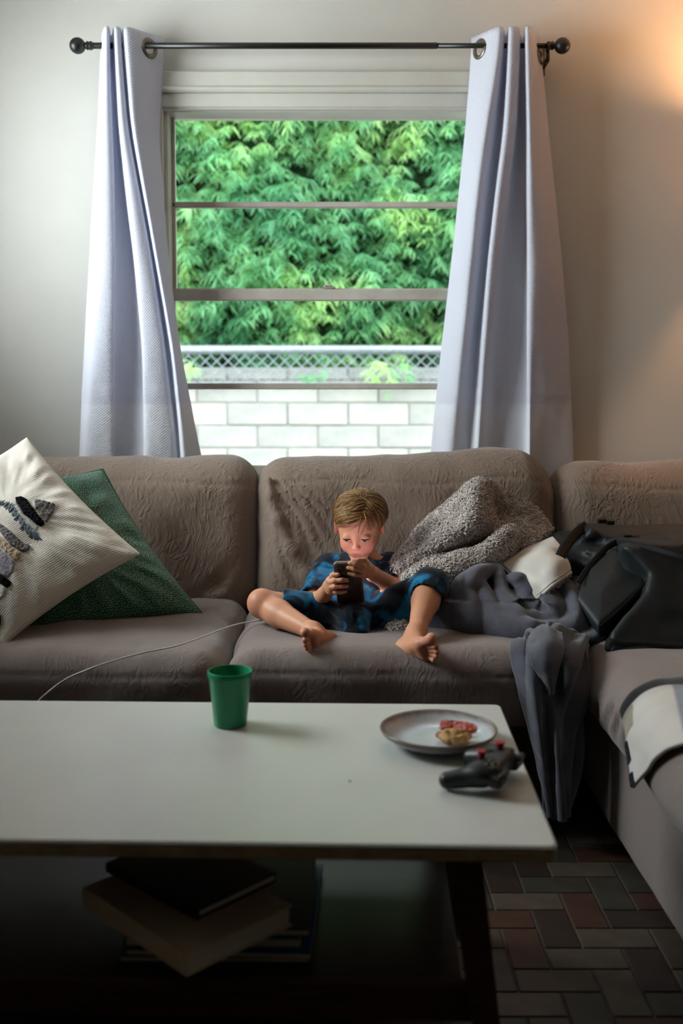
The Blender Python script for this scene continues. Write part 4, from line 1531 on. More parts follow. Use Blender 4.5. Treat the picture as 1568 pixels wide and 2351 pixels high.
def green_build(nt, b):
    uv = nd(nt, 'ShaderNodeUVMap').outputs[0]
    v = nd(nt, 'ShaderNodeTexVoronoi', {'feature': 'F1', 'voronoi_dimensions': '2D'}, Vector=uv, Scale=150.0, Randomness=0.5)
    dot = nd(nt, 'ShaderNodeMapRange', Value=v.outputs['Distance'], **{'From_Min': 0.26, 'From_Max': 0.17}).outputs[0]
    c = mixc(nt, noise_tex(nt, uv, 14, 3), srgb(12, 70, 58), srgb(22, 98, 80))
    nt.links.new(mixc(nt, dot, c, srgb(160, 166, 122)), b.inputs['Base Color'])
    nt.links.new(mth(nt, 'MULTIPLY', dot, 0.85), b.inputs['Metallic'])
    nt.links.new(mth(nt, 'SUBTRACT', 0.75, mth(nt, 'MULTIPLY', dot, 0.4)), b.inputs['Roughness'])
    bump(nt, b, mth(nt, 'ADD', dot, mth(nt, 'MULTIPLY', noise_tex(nt, uv, 500, 2), 0.6)), 0.4, 0.001)


green_f = material('green_sequin_cloth', rough=0.7, spec=0.3, sheen=0.3, build=green_build)
GP = pillow_grid(W(236, 1077, 3.02), W(464, 1408, 2.86), W(50, 1482, 2.66), 0.075, 90, 14, 0.007)
green_p = empty('throw_pillow', tuple(W(200, 1450, 2.7)), 'dark green throw pillow with small gold dots behind the cream pillow', 'pillow')
V, F = pillow_mesh(GP[0], GP[1])
uv = np.stack([GP[3], GP[4]], -1).reshape(-1, 2) * 0.25
mobj('cover', V, F, green_f, green_p, uv=np.vstack([uv, uv]))
# seam piping round the edge
n = GP[0].shape[0]
rim = [GP[0][i, 0] for i in range(n)] + [GP[0][n - 1, j] for j in range(1, n)] + [GP[0][i, n - 1] for i in range(n - 2, -1, -1)] + [GP[0][0, j] for j in range(n - 2, -1, -1)]
MB().tube(rim, 0.0028, 6, cap=False).build('seam', green_f, green_p, uv=None)

# ------------------------------------------------------------------ blankets
def tufts(name, pts, nrm, mat, parent, ln, wd, seed, down=0.4):
    r = np.random.default_rng(seed)
    n = len(pts)
    t = r.normal(size=(n, 3)); t[:, 2] -= down
    t -= nrm * (t * nrm).sum(1, keepdims=True); t /= np.linalg.norm(t, axis=1, keepdims=True)
    sd = np.cross(nrm, t)
    L_ = ln * r.uniform(0.6, 1.3, (n, 1)); w_ = wd * r.uniform(0.6, 1.3, (n, 1))
    curl = r.normal(size=(n, 1)) * 0.5
    rows = []
    for q, ww, up in ((0.0, 0.8, -0.15), (0.4, 1.0, 0.45), (0.8, 0.75, 0.55), (1.05, 0.15, 0.25)):
        p = pts + t * L_ * q + nrm * L_ * up + sd * L_ * curl * q * q
        rows += [p + sd * w_ * ww * 0.5, p - sd * w_ * ww * 0.5]
    V = np.stack(rows, 1).reshape(-1, 3)
    F = []
    for k in range(3):
        a = np.arange(n) * 8 + 2 * k
        F.append(np.stack([a, a + 1, a + 3, a + 2], 1))
    o = mobj(name, V, np.vstack(F).tolist(), mat, parent)
    o['kind'] = 'stuff'
    return o


def scatter(G, n, seed, side=1):
    r = np.random.default_rng(seed)
    N = grid_normals(G) * side
    a, b = G.shape[:2]
    # area-weighted cells
    e1, e2 = G[1:, :-1] - G[:-1, :-1], G[:-1, 1:] - G[:-1, :-1]
    ar = np.linalg.norm(np.cross(e1, e2), axis=2).ravel(); ar /= ar.sum()
    k = r.choice(len(ar), n, p=ar)
    i, j = k // (b - 1), k % (b - 1)
    u, v = r.random((n, 1)), r.random((n, 1))
    P = G[i, j] + u * e1[i, j] + v * e2[i, j]
    return P, N[i, j]


sherpa_mat = material('sherpa_pile', rough=0.95, spec=0.08, sheen=0.3, build=speckle(srgb(158, 147, 140), srgb(206, 196, 190), 45, 0.3, 0.003, 200))
fleece_mat = material('grey_fleece', rough=0.95, spec=0.06, sheen=0.35, build=lambda nt, b: (
    speckle(srgb(78, 79, 88), srgb(98, 99, 110), 16, 0.5, 0.003, 330)(nt, b)))


def ctl(rows):
    return np.array([[tuple(W(*p)) for p in r] for r in rows])


sherpa = empty('sherpa_blanket', tuple(W(1080, 1370, 2.82)), 'fluffy grey-brown sherpa blanket heaped beside the boy', 'blanket')
SG = crpatch(ctl([
    [(930, 1300, 3.02), (990, 1235, 3.06), (1060, 1165, 3.08), (1110, 1130, 3.06), (1150, 1160, 3.06), (1205, 1180, 3.06), (1262, 1232, 3.02)],
    [(915, 1280, 2.96), (985, 1203, 3.0), (1055, 1142, 3.02), (1106, 1110, 3.0), (1152, 1142, 3.03), (1208, 1162, 3.04), (1264, 1215, 3.0)],
    [(906, 1290, 2.88), (975, 1228, 2.9), (1045, 1172, 2.9), (1098, 1122, 2.88), (1132, 1196, 2.99), (1200, 1198, 2.99), (1258, 1230, 2.94)],
    [(910, 1312, 2.80), (980, 1265, 2.79), (1050, 1225, 2.79), (1102, 1192, 2.81), (1145, 1222, 2.93), (1200, 1222, 2.90), (1238, 1244, 2.87)],
    [(924, 1326, 2.81), (985, 1285, 2.83), (1050, 1264, 2.85), (1110, 1250, 2.87), (1158, 1246, 2.89), (1195, 1242, 2.88), (1226, 1252, 2.85)],
    [(928, 1336, 2.76), (985, 1302, 2.73), (1050, 1286, 2.73), (1115, 1262, 2.75), (1162, 1222, 2.79), (1190, 1236, 2.84), (1222, 1256, 2.83)],
    [(936, 1352, 2.73), (990, 1332, 2.71), (1050, 1320, 2.71), (1108, 1300, 2.72), (1158, 1268, 2.77), (1186, 1262, 2.82), (1216, 1266, 2.82)],
    [(948, 1384, 2.75), (995, 1378, 2.75), (1045, 1366, 2.75), (1098, 1340, 2.77), (1138, 1304, 2.82), (1180, 1282, 2.85), (1212, 1276, 2.85)]]), 90, 80)
SG = SG + grid_normals(SG) * (0.008 * fbm(SG, 16, 5, 2))[..., None]
V, F = sheet(SG, 0.02)
mobj('cloth', V, F, sherpa_mat, sherpa)
sgn = 1 if grid_normals(SG)[45, 40][1] < 0 else -1
P_, N_ = scatter(SG + grid_normals(SG) * sgn * 0.01, 26000, 3, sgn)
tufts('pile', P_, N_, sherpa_mat, sherpa, 0.0092, 0.0032, 5)
# the corner that shows between the shorts and the ankle
def nub_fn(P):
    d = np.full(len(P), 1.0)
    for (x, y, Y, r) in ((905, 1448, 2.66, 0.020), (925, 1442, 2.66, 0.024), (950, 1448, 2.67, 0.022), (985, 1455, 2.66, 0.02), (1005, 1452, 2.66, 0.018)):
        d = smin(d, sd_ell(P, tuple(W(x, y, Y)), (r, r * 1.3, r * 0.95)), 0.02)
    return d


q0 = np.array(W(950, 1448, 2.66))
V, F = surfnet(nub_fn, q0 - [0.12, 0.07, 0.06], q0 + [0.12, 0.07, 0.06], 0.005)
mobj('folded_corner', V, F, sherpa_mat, sherpa)
Vn = np.array(V); sel = np.random.default_rng(3).choice(len(Vn), min(1200, len(Vn)))
nn_ = []
e = 1e-3
g = np.stack([nub_fn(Vn[sel] + np.eye(3)[k] * e) - nub_fn(Vn[sel] - np.eye(3)[k] * e) for k in range(3)], 1)
g /= np.linalg.norm(g, axis=1, keepdims=True) + 1e-9
tufts('pile', Vn[sel], g, sherpa_mat, sherpa, 0.010, 0.004, 8)

fleece = empty('fleece_blanket', tuple(W(1200, 1440, 2.6)), 'smooth dark grey fleece blanket spilling over the sofa edge to the floor', 'blanket')


def fleece_fn(P):
    d = np.full(len(P), 1.0)
    w = lambda *a: tuple(W(*a))
    # the mound under the folds
    for (x, y, Y, r) in ((1090, 1400, 2.74, (0.090, 0.125, 0.082)), (1180, 1395, 2.76, (0.11, 0.15, 0.088)), (1270, 1392, 2.73, (0.10, 0.15, 0.080)), (1330, 1415, 2.70, (0.07, 0.13, 0.062)), (1250, 1440, 2.60, (0.11, 0.06, 0.032)), (1060, 1440, 2.68, (0.05, 0.07, 0.04)), (1330, 1452, 2.58, (0.055, 0.05, 0.022))):
        d = smin(d, sd_ell(P, w(x, y, Y), r), 0.03)
    def fold(pts, r, k=0.010, sink=1.0):
        nonlocal d
        pp = crspline(np.array([w(*p) for p in pts]), 3 * len(pts))
        n = len(pp) - 1
        for i, (a, b) in enumerate(zip(pp[:-1], pp[1:])):
            ra, rb = [r * (0.75 + 0.35 * math.sin(math.pi * t / n)) for t in (i, i + 1)]
            o1 = np.array([0, 0.75, -0.45]) * r * sink
            d = smin(d, sd_cone(P, a + o1, b + o1, ra, rb), k)
    fold([(1150, 1298, 2.71), (1099, 1309, 2.67), (1064, 1336, 2.64), (1046, 1370, 2.62), (1036, 1420, 2.62)], 0.024)
    fold([(1150, 1306, 2.69), (1158, 1361, 2.63), (1180, 1400, 2.59), (1215, 1418, 2.58), (1275, 1416, 2.58), (1330, 1408, 2.59)], 0.024)
    fold([(1108, 1335, 2.66), (1128, 1382, 2.61), (1150, 1418, 2.58), (1192, 1443, 2.56), (1250, 1438, 2.545), (1305, 1432, 2.56), (1350, 1425, 2.59)], 0.022)
    fold([(1062, 1350, 2.63), (1074, 1400, 2.60), (1090, 1450, 2.59)], 0.026)
    fold([(1168, 1328, 2.68), (1190, 1322, 2.66), (1212, 1350, 2.65), (1204, 1386, 2.63)], 0.021)
    fold([(1018, 1390, 2.66), (1014, 1432, 2.65), (1030, 1455, 2.63)], 0.030)
    fold([(1225, 1352, 2.67), (1275, 1362, 2.64), (1335, 1372, 2.64)], 0.050)
    fold([(1120, 1390, 2.62), (1132, 1420, 2.60), (1150, 1452, 2.58)], 0.030)
    fold([(1240, 1400, 2.62), (1290, 1398, 2.61), (1345, 1400, 2.62)], 0.034)
    d = smax(d, SEATZ + 0.004 - P[:, 2], 0.01)
    v = P - np.array(W(1235, 1372, 2.66))
    rr = np.sqrt(v[:, 0] ** 2 + (v[:, 2] * 1.3) ** 2 + (v[:, 1] * 0.6) ** 2)
    an = np.arctan2(v[:, 2], v[:, 0])
    wv = noise3(P, 9, 70)
    bil = np.abs(noise3(np.stack([rr * 19 + wv * 0.7, an * 0.8, P[:, 1] * 2], -1), 1.0, 71))
    return d - 0.030 * (bil - 0.25) - 0.002 * fbm(P, 20, 31, 2)


lo_, hi_ = np.array(W(1000, 1480, 2.5)), np.array(W(1400, 1270, 2.95))
V, F = surfnet(fleece_fn, (0.20, 2.47, SEATZ - 0.02), (0.68, 2.98, 0.66), 0.0045)
mobj('heaped_folds', V, F, fleece_mat, fleece)
HG = crpatch(ctl([
    [(1215, 1462, 2.62), (1238, 1452, 2.61), (1265, 1448, 2.60), (1295, 1452, 2.60), (1335, 1456, 2.62), (1352, 1458, 2.62)],
    [(1196, 1462, 2.50), (1226, 1446, 2.49), (1262, 1436, 2.47), (1298, 1446, 2.49), (1328, 1462, 2.50), (1352, 1470, 2.50)],
    [(1174, 1492, 2.405), (1212, 1490, 2.385), (1250, 1496, 2.385), (1282, 1500, 2.40), (1312, 1495, 2.39), (1346, 1500, 2.42)],
    [(1184, 1560, 2.385), (1220, 1556, 2.335), (1250, 1560, 2.35), (1276, 1562, 2.375), (1306, 1566, 2.34), (1342, 1566, 2.41)],
    [(1206, 1660, 2.385), (1236, 1656, 2.335), (1254, 1656, 2.36), (1276, 1660, 2.335), (1300, 1664, 2.37), (1338, 1664, 2.40)],
    [(1228, 1745, 2.385), (1248, 1750, 2.345), (1266, 1752, 2.365), (1282, 1756, 2.335), (1304, 1756, 2.37), (1330, 1756, 2.39)],
    [(1244, 1820, 2.395), (1258, 1826, 2.36), (1272, 1830, 2.37), (1286, 1836, 2.345), (1302, 1830, 2.37), (1322, 1818, 2.39)],
    [(1252, 1865, 2.40), (1264, 1872, 2.375), (1276, 1876, 2.38), (1288, 1878, 2.36), (1302, 1868, 2.375), (1318, 1850, 2.39)]]), 110, 70)
vv, uu = np.meshgrid(np.linspace(0, 1, 110), np.linspace(0, 1, 70), indexing='ij')
ph = 4.3 * uu + 1.1 * vv + 0.55 * noise3(np.stack([uu * 2.2, vv * 3.0, 0 * uu], -1), 1.0, 6)
fold_h = np.abs(np.sin(math.pi * ph)) ** 0.8 * (0.5 + 0.5 * noise3(np.stack([uu * 3, vv * 2, 0 * uu + 4], -1), 1.0, 9)) - 0.3
hn = grid_normals(HG)
hn = hn * np.where(hn[..., 1:2] > 0, -1, 1)
HG = HG + hn * (0.024 * fold_h * np.clip(vv * 6, 0, 1) + 0.003 * fbm(HG, 22, 8, 2))[..., None]
V, F = sheet(HG, 0.008)
mobj('hanging_end', V, F, fleece_mat, fleece)
FG = crpatch(ctl([
    [(1216, 1462, 2.42), (1246, 1440, 2.43), (1290, 1456, 2.42)],
    [(1214, 1486, 2.36), (1250, 1470, 2.355), (1294, 1486, 2.36)],
    [(1220, 1515, 2.335), (1255, 1512, 2.315), (1289, 1514, 2.33)],
    [(1240, 1552, 2.335), (1260, 1552, 2.315), (1280, 1548, 2.325)],
    [(1258, 1592, 2.345), (1265, 1596, 2.33), (1271, 1590, 2.335)]]), 50, 36)
FG = FG + grid_normals(FG) * (0.004 * fbm(FG, 25, 12, 2))[..., None]
V, F = sheet(FG, 0.008)
mobj('folded_flap', V, F, fleece_mat, fleece)
mb = MB()
for k in range(2):
    mb.tube([tuple(HG[i, 2 + 3 * k] + np.array([-0.002, -0.003, 0])) for i in range(72, 108)], 0.0022, 6)
mb.build('stitched_hem', fleece_mat, fleece)

satin = material('white_satin', rough=0.45, spec=0.3, sheen=0.3, build=speckle(srgb(188, 182, 174), srgb(206, 200, 192), 9, 0.25, 0.004, 22))
wc = empty('small_cloth', tuple(W(1230, 1340, 2.7)), 'small white satin-backed cloth lying on the grey blankets by the bag', 'cloth')
CG = crpatch(ctl([
    [(1146, 1291, 2.765), (1205, 1264, 2.79), (1240, 1248, 2.80), (1270, 1236, 2.80)],
    [(1172, 1312, 2.715), (1216, 1288, 2.705), (1254, 1268, 2.71), (1288, 1262, 2.75)],
    [(1204, 1334, 2.665), (1238, 1318, 2.645), (1270, 1296, 2.65), (1300, 1288, 2.69)],
    [(1235, 1368, 2.635), (1256, 1352, 2.615), (1282, 1330, 2.625), (1309, 1312, 2.66)]]), 50, 50)
CG = CG + grid_normals(CG) * (0.006 * fbm(CG, 14, 3, 2))[..., None]
V, F = sheet(CG, 0.010)
mobj('satin_face', V, F, satin, wc)
edge = [CG[i, 0] for i in range(50)] + [CG[49, j] for j in range(1, 50)]
edge = [tuple(np.array(p) + [0, -0.002, -0.004]) for p in edge]
MB().tube(edge, 0.0055, 8).build('edging', satin, wc)
ep = np.array(edge)[np.random.default_rng(2).integers(0, len(edge), 500)] + np.random.default_rng(4).normal(size=(500, 3)) * 0.002 + np.array([0, 0.002, -0.006])
tufts('fleecy_edge', ep, np.tile(np.array([[-0.2, -0.6, -0.77]]), (500, 1)), sherpa_mat, wc, 0.008, 0.003, 9)


# ------------------------------------------------------------------ black bag on the corner seat
def sd_poly2(U_, V_, poly):
    n = len(poly)
    d = np.full(U_.shape, 1e9); ins = np.zeros(U_.shape, bool)
    for i in range(n):
        ax, ay = poly[i]; bx_, by = poly[(i + 1) % n]
        ex, ey = bx_ - ax, by - ay
        wx, wy = U_ - ax, V_ - ay
        t = np.clip((wx * ex + wy * ey) / (ex * ex + ey * ey), 0, 1)
        d = np.minimum(d, np.hypot(wx - ex * t, wy - ey * t))
        c = ((ay > V_) != (by > V_)) & (U_ < ex * (V_ - ay) / (ey + 1e-12) + ax)
        ins ^= c
    return np.where(ins, -d, d)


def prism_fn(pts, depth, r, puff=0.0):
    """solid with the given outline (3-D points, nearly coplanar), extruded away from the viewer"""
    P3 = np.array([tuple(W(*p)) for p in pts])
    c = P3.mean(0)
    _, _, vt = np.linalg.svd(P3 - c)
    n = vt[2]
    if n[1] < 0: n = -n
    u = vt[0]; v = np.cross(n, u)
    poly = [((p - c) @ u, (p - c) @ v) for p in P3]

    def fn(P):
        q = P - c
        a = sd_poly2(q @ u, q @ v, poly) + r
        w = np.abs(q @ n - depth / 2) - depth / 2 + r
        if puff: w = w - puff * np.clip(-a / 0.05, 0, 1)
        return np.minimum(np.maximum(a, w), 0) + np.hypot(np.maximum(a, 0), np.maximum(w, 0)) - r
    return fn, c


nylon = material('black_nylon', rough=0.55, spec=0.35, build=speckle(srgb(23, 27, 29), srgb(31, 36, 39), 9, 0.35, 0.003, 40))
nylon2 = material('black_webbing', rough=0.75, spec=0.2, build=speckle(srgb(16, 18, 19), srgb(24, 26, 27), 60, 0.3, 0.001, 500))
buckle = material('black_plastic_buckle', rough=0.35, spec=0.4, build=speckle(srgb(18, 19, 20), srgb(28, 29, 30), 60, 0.05, 0.0004))
bag = empty('duffel_bag', tuple(W(1560, 1500, 2.75)), 'black nylon bag lying on the corner seat beside the blankets', 'bag')


bag_front, _c = prism_fn([(1424, 1250, 2.60), (1492, 1314, 2.545), (1486, 1350, 2.515), (1402, 1446, 2.46), (1394, 1500, 2.435), (1800, 1540, 2.425), (1800, 1265, 2.59), (1570, 1244, 2.61)], 0.26, 0.014)


def bag_fn(P):
    c = np.array(W(1620, 1360, 2.78))
    q = P - c
    zs = 1 + 0.0 * q[:, 0]
    d = sd_box(P, (1.06, 2.80, 0.575), (0.35, 0.20, 0.118), 0.035)
    d = smin(d, bag_front(P), 0.02)
    # the slumped opening towards the boy
    d = smin(d, sd_ell(P, tuple(W(1340, 1290, 2.86)), (0.085, 0.13, 0.075)), 0.06)
    d = smin(d, sd_ell(P, tuple(W(1300, 1245, 2.92)), (0.05, 0.07, 0.035)), 0.03)
    for (pts, r) in (([(1345, 1262, 2.75), (1375, 1275, 2.72), (1400, 1262, 2.72)], 0.014), ([(1320, 1290, 2.76), (1345, 1300, 2.73), (1375, 1288, 2.71)], 0.012), ([(1310, 1320, 2.72), (1325, 1345, 2.68)], 0.015), ([(1335, 1240, 2.80), (1360, 1225, 2.80), (1392, 1240, 2.78)], 0.014)):
        d = polyline_ridge(P, d, [tuple(W(*p)) for p in pts], r, 0.02)
    d = d - 0.006 * fbm(P, 9, 61, 2) * (P[:, 0] < 0.85) - 0.003 * fbm(P, 8, 65, 2)
    return d


V, F = surfnet(bag_fn, (0.50, 2.38, 0.43), (1.46, 3.08, 0.76), 0.008)
mobj('body', V, F, nylon, bag)
fn, c = prism_fn([(1408, 1248, 2.70), (1488, 1312, 2.60), (1482, 1345, 2.565), (1374, 1442, 2.50), (1319, 1368, 2.585), (1346, 1306, 2.66)], 0.10, 0.016, 0.008)
V, F = surfnet(lambda P: fn(P) - 0.002 * fbm(P, 12, 5, 2), c - 0.2, c + 0.2, 0.005)
mobj('side_pocket', V, F, nylon, bag)
fn, c = prism_fn([(1325, 1196, 2.86), (1420, 1203, 2.84), (1580, 1222, 2.80), (1760, 1240, 2.76), (1760, 1265, 2.72), (1570, 1248, 2.74), (1430, 1236, 2.76), (1345, 1222, 2.80)], 0.10, 0.010, 0.004)
V, F = surfnet(fn, c - [0.35, 0.2, 0.2], c + [0.35, 0.25, 0.2], 0.006)
mobj('top_flap', V, F, nylon, bag)


def ribbon(name, pts, width, mat, th=0.003, dirv=None):
    pp = crspline(np.array([tuple(W(*p)) for p in pts]), 10 * len(pts))
    tg = np.gradient(pp, axis=0); tg /= np.linalg.norm(tg, axis=1, keepdims=True)
    view = pp - np.array([0, 0, CAMZ]); view /= np.linalg.norm(view, axis=1, keepdims=True)
    if dirv is not None: view = np.tile(np.array(dirv), (len(pp), 1))
    sd = np.cross(tg, view); sd /= np.linalg.norm(sd, axis=1, keepdims=True)
    G = np.stack([pp + sd * width * k for k in (-0.5, -0.17, 0.17, 0.5)], 1)
    V, F = sheet(G, th)
    return mobj(name, V, F, mat, bag)


ribbon('carry_strap', [(1286, 1278, 2.68), (1300, 1252, 2.73), (1322, 1226, 2.79), (1348, 1206, 2.84)], 0.028, nylon2)
ribbon('side_strap', [(1328, 1338, 2.61), (1352, 1302, 2.655), (1388, 1262, 2.69), (1416, 1244, 2.71)], 0.016, nylon2)
ribbon('compression_strap', [(1416, 1244, 2.71), (1470, 1252, 2.60), (1540, 1272, 2.50), (1640, 1300, 2.44)], 0.014, nylon2)
ribbon('zip', [(1484, 1335, 2.565), (1450, 1372, 2.535), (1412, 1408, 2.51), (1380, 1436, 2.495)], 0.006, nylon2)
fn, c = prism_fn([(1392, 1480, 2.450), (1402, 1466, 2.452), (1570, 1478, 2.440), (1790, 1490, 2.430), (1790, 1536, 2.425), (1570, 1516, 2.435), (1440, 1507, 2.445), (1392, 1498, 2.448)], 0.03, 0.008)
V, F = surfnet(fn, c - [0.4, 0.1, 0.1], c + [0.4, 0.15, 0.1], 0.006)
mobj('base_panel', V, F, nylon2, bag)
for (x, y, Y) in ((1381, 1196, 2.86), (1401, 1199, 2.86), (1440, 1232, 2.75), (1458, 1235, 2.75)):
    p = W(x, y, Y)
    MB().box((p.x - 0.012, p.y - 0.006, p.z - 0.007), (p.x + 0.012, p.y + 0.008, p.z + 0.007), 0.003).build('buckle', buckle, bag, smooth=False)
for pts in ([(1488, 1342, 2.55), (1490, 1352, 2.535), (1487, 1366, 2.53)],):
    MB().tube([tuple(W(*p)) for p in pts], 0.003, 6).build('zip_pull', buckle, bag)

# a patterned cloth edge just showing behind the bag
pat_mat = material('patterned_cloth', rough=0.8, spec=0.1, build=speckle(srgb(92, 74, 62), srgb(196, 190, 184), 55, 0.2, 0.002, 90, 1))
G = crpatch(ctl([[(1556, 1222, 2.95), (1580, 1214, 2.95), (1640, 1208, 2.95)], [(1558, 1212, 2.98), (1585, 1202, 2.98), (1640, 1198, 2.98)], [(1562, 1226, 3.02), (1590, 1215, 3.02), (1640, 1210, 3.02)]]), 14, 18)
V, F = sheet(G, 0.006)
tag(mobj('folded_cloth', V, F, pat_mat), 'brown and white patterned cloth peeking out behind the black bag', 'cloth')

# ------------------------------------------------------------------ checked throw on the corner seat
def check_build(nt, b):
    uv = nd(nt, 'ShaderNodeUVMap').outputs[0]
    s = nd(nt, 'ShaderNodeSeparateXYZ', Vector=uv)
    u, v = s.outputs[0], s.outputs[1]
    step = lambda x, t: nd(nt, 'ShaderNodeMapRange', Value=x, **{'From_Min': t - 0.006, 'From_Max': t + 0.006}).outputs[0]
    c = mixc(nt, step(v, 0.13), srgb(28, 28, 32), srgb(206, 200, 194))
    beige = mth(nt, 'MULTIPLY', mth(nt, 'SUBTRACT', 1.0, step(u, 0.10)), mth(nt, 'SUBTRACT', 1.0, step(v, 0.42)))
    c = mixc(nt, mth(nt, 'MULTIPLY', beige, step(v, 0.13)), c, srgb(150, 140, 128))
    c = mixc(nt, mth(nt, 'MULTIPLY', step(u, 0.30), step(v, 0.13)), c, srgb(136, 140, 150))
    c = mixc(nt, mth(nt, 'MULTIPLY', noise_tex(nt, uv, 160, 3), 0.25), c, srgb(110, 108, 108))
    nt.links.new(c, b.inputs['Base Color'])
    bump(nt, b, noise_tex(nt, uv, 260, 3), 0.4, 0.002)


check_mat = material('wool_check', rough=0.95, spec=0.05, sheen=0.3, build=check_build)
ck = empty('checked_blanket', tuple(W(1500, 1720, 2.05)), 'black, white and grey wool throw with stitched edge over the corner seat', 'blanket')
def over_edge(sv, Y):
    """point on the rounded edge of the corner seat: sv<0 on top, then round the edge, then down its side"""
    r, cx, cz = 0.096, 0.672, 0.376
    q = r * math.pi / 2
    if sv <= 0: return (cx - sv, Y, cz + r + 0.012 * min(1, -sv / 0.2))
    if sv < q: return (cx - r * math.sin(sv / r), Y, cz + r * math.cos(sv / r))
    return (cx - r - 0.10 * (sv - q), Y, cz - (sv - q))


KG = np.zeros((70, 70, 3))
cA, cB, cC, cD = (0.118, 2.085), (0.222, 1.955), (-0.30, 1.40), (-0.30, 2.10)
for i in range(70):
    for j in range(70):
        v_, u_ = i / 69, j / 69
        sv = (cA[0] * (1 - v_) + cB[0] * v_) * (1 - u_) + (cD[0] * (1 - v_) + cC[0] * v_) * u_
        yv = (cA[1] * (1 - v_) + cB[1] * v_) * (1 - u_) + (cD[1] * (1 - v_) + cC[1] * v_) * u_
        p = np.array(over_edge(sv, yv))
        p += np.array([-0.6, 0, 0.8]) * (0.012 + 0.012 * math.exp(-((v_ - 0.05) / 0.08) ** 2))
        KG[i, j] = p
KG = KG + grid_normals(KG) * (0.003 * fbm(KG, 18, 4, 2))[..., None]
V, F = sheet(KG, 0.007)
vv, uu = np.meshgrid(np.linspace(0, 1, 70), np.linspace(0, 1, 70), indexing='ij')
uv = np.stack([uu, vv], -1).reshape(-1, 2)
mobj('cloth', V, F, check_mat, ck, uv=np.vstack([uv, uv]))
stitch = material('dark_yarn', rough=0.9, spec=0.05, build=speckle(srgb(40, 40, 46), srgb(70, 70, 78), 200, 0.2, 0.001, 300))
mb = MB()
for k in range(18, 69, 2):
    p, q = KG[k, 0], KG[k, 2]
    n_ = grid_normals(KG)[k, 1]
    if n_[1] > 0: n_ = -n_
    o_ = p - (q - p) * 0.12
    mb.tube([tuple(q + n_ * 0.005), tuple((p + q) / 2 + n_ * 0.0065), tuple(o_ + n_ * 0.004), tuple(o_ - n_ * 0.004)], 0.0018, 5)
mb.tube([tuple(KG[k, 0] - (KG[k, 1] - KG[k, 0]) * 0.2) for k in range(8, 70)], 0.0018, 6)
o = mb.build('edge_stitching', stitch, ck)

# ------------------------------------------------------------------ charging cable
cab_mat = material('white_cable', srgb(206, 204, 200), 0.45, 0.35, build=speckle(srgb(200, 198, 194), srgb(210, 208, 204), 20, 0.0))
sz = SEATZ + 0.018
pts = [tuple(W(30, 1690, 2.365)), tuple(W(62, 1640, 2.370)), tuple(W(100, 1598, 2.375)), tuple(W(150, 1560, 2.395))] + [tuple(Wz(x, y, SEATZ + dz)) for (x, y, dz) in ((205, 1536, 0.006), (270, 1514, 0.012), (340, 1496, 0.016), (400, 1484, 0.018), (460, 1464, 0.018), (505, 1446, 0.014), (550, 1432, 0.016), (600, 1424, 0.020), (650, 1418, 0.02))] + [tuple(W(700, 1398, 2.80)), tuple(W(745, 1391, 2.74)), tuple(W(785, 1392, 2.715))]
cc = crspline(np.array(pts), 120)
cable = MB().tube([tuple(p) for p in cc], 0.0019, 8).build('charging_cable', cab_mat)
tag(cable, 'thin white charging cable running across the seat to the phone', 'cable')

# ------------------------------------------------------------------ wall lamp beside the frame
brass = material('lamp_brass', srgb(110, 92, 64), 0.35, 0.5, 0.8, build=speckle(srgb(100, 84, 58), srgb(122, 104, 74), 30, 0.0))


def shade_build(nt, b):
    o = objco(nt)
    c = ramp(nt, noise_tex(nt, o, 80, 2), [(0.3, srgb(226, 204, 170)), (0.7, srgb(236, 216, 184))])
    nt.links.new(c, b.inputs['Base Color'])
    tr = nd(nt, 'ShaderNodeBsdfTranslucent', Color=c)
    mx = nd(nt, 'ShaderNodeMixShader', i0=0.75, i1=b.outputs[0], i2=tr.outputs[0])
    nt.links.new(mx.outputs[0], nt.nodes['Material Output'].inputs['Surface'])


shade_mat = material('linen_shade', rough=0.9, spec=0.1, build=shade_build)
LP = Vector((1.40, 3.30, 1.80))
lamp = empty('wall_lamp', (LP.x, WALLY, LP.z - 0.1), 'warm glowing wall lamp with a linen shade right of the curtain', 'lamp')
MB().lathe([(0.0, 0.0), (0.055, 0.0), (0.055, -0.012), (0.045, -0.02), (0.0, -0.022)], (LP.x, WALLY - 0.022, LP.z - 0.12), 28, Matrix.Rotation(math.pi / 2, 3, 'X')).build('wall_plate', brass, lamp)
MB().tube([(LP.x, WALLY - 0.02, LP.z - 0.12), (LP.x, LP.y + 0.03, LP.z - 0.13), (LP.x, LP.y, LP.z - 0.11), (LP.x, LP.y, LP.z - 0.05)], 0.008, 10).build('arm', brass, lamp)
MB().lathe([(0.105, -0.10), (0.075, 0.10), (0.0735, 0.10), (0.1035, -0.10), (0.105, -0.10)], LP, 40).build('shade', shade_mat, lamp)
bulb_mat = material('lit_bulb', build=lambda nt, b: (setattr(b.inputs['Emission Color'], 'default_value', (1.0, 0.5, 0.2, 1)), setattr(b.inputs['Emission Strength'], 'default_value', 12.0), nt.links.new(ramp(nt, noise_tex(nt, objco(nt), 10), [(0, srgb(250, 230, 200)), (1, srgb(255, 236, 208))]), b.inputs['Base Color'])))
MB().lathe([(0.0, 0.035)] + [(0.028 * math.sin(t), 0.028 * math.cos(t) + 0.005) for t in np.linspace(0.2, 2.6, 10)] + [(0.013, -0.04), (0.013, -0.055), (0.0, -0.055)], LP, 20).build('bulb', bulb_mat, lamp)
pl = bpy.data.lights.new('lamp_glow', 'POINT'); pl.energy = 42.0; pl.color = (1.0, 0.50, 0.21); pl.shadow_soft_size = 0.03
plo = bpy.data.objects.new('lamp_glow', pl); COL.objects.link(plo); plo.location = LP + Vector((0, 0, 0.055))

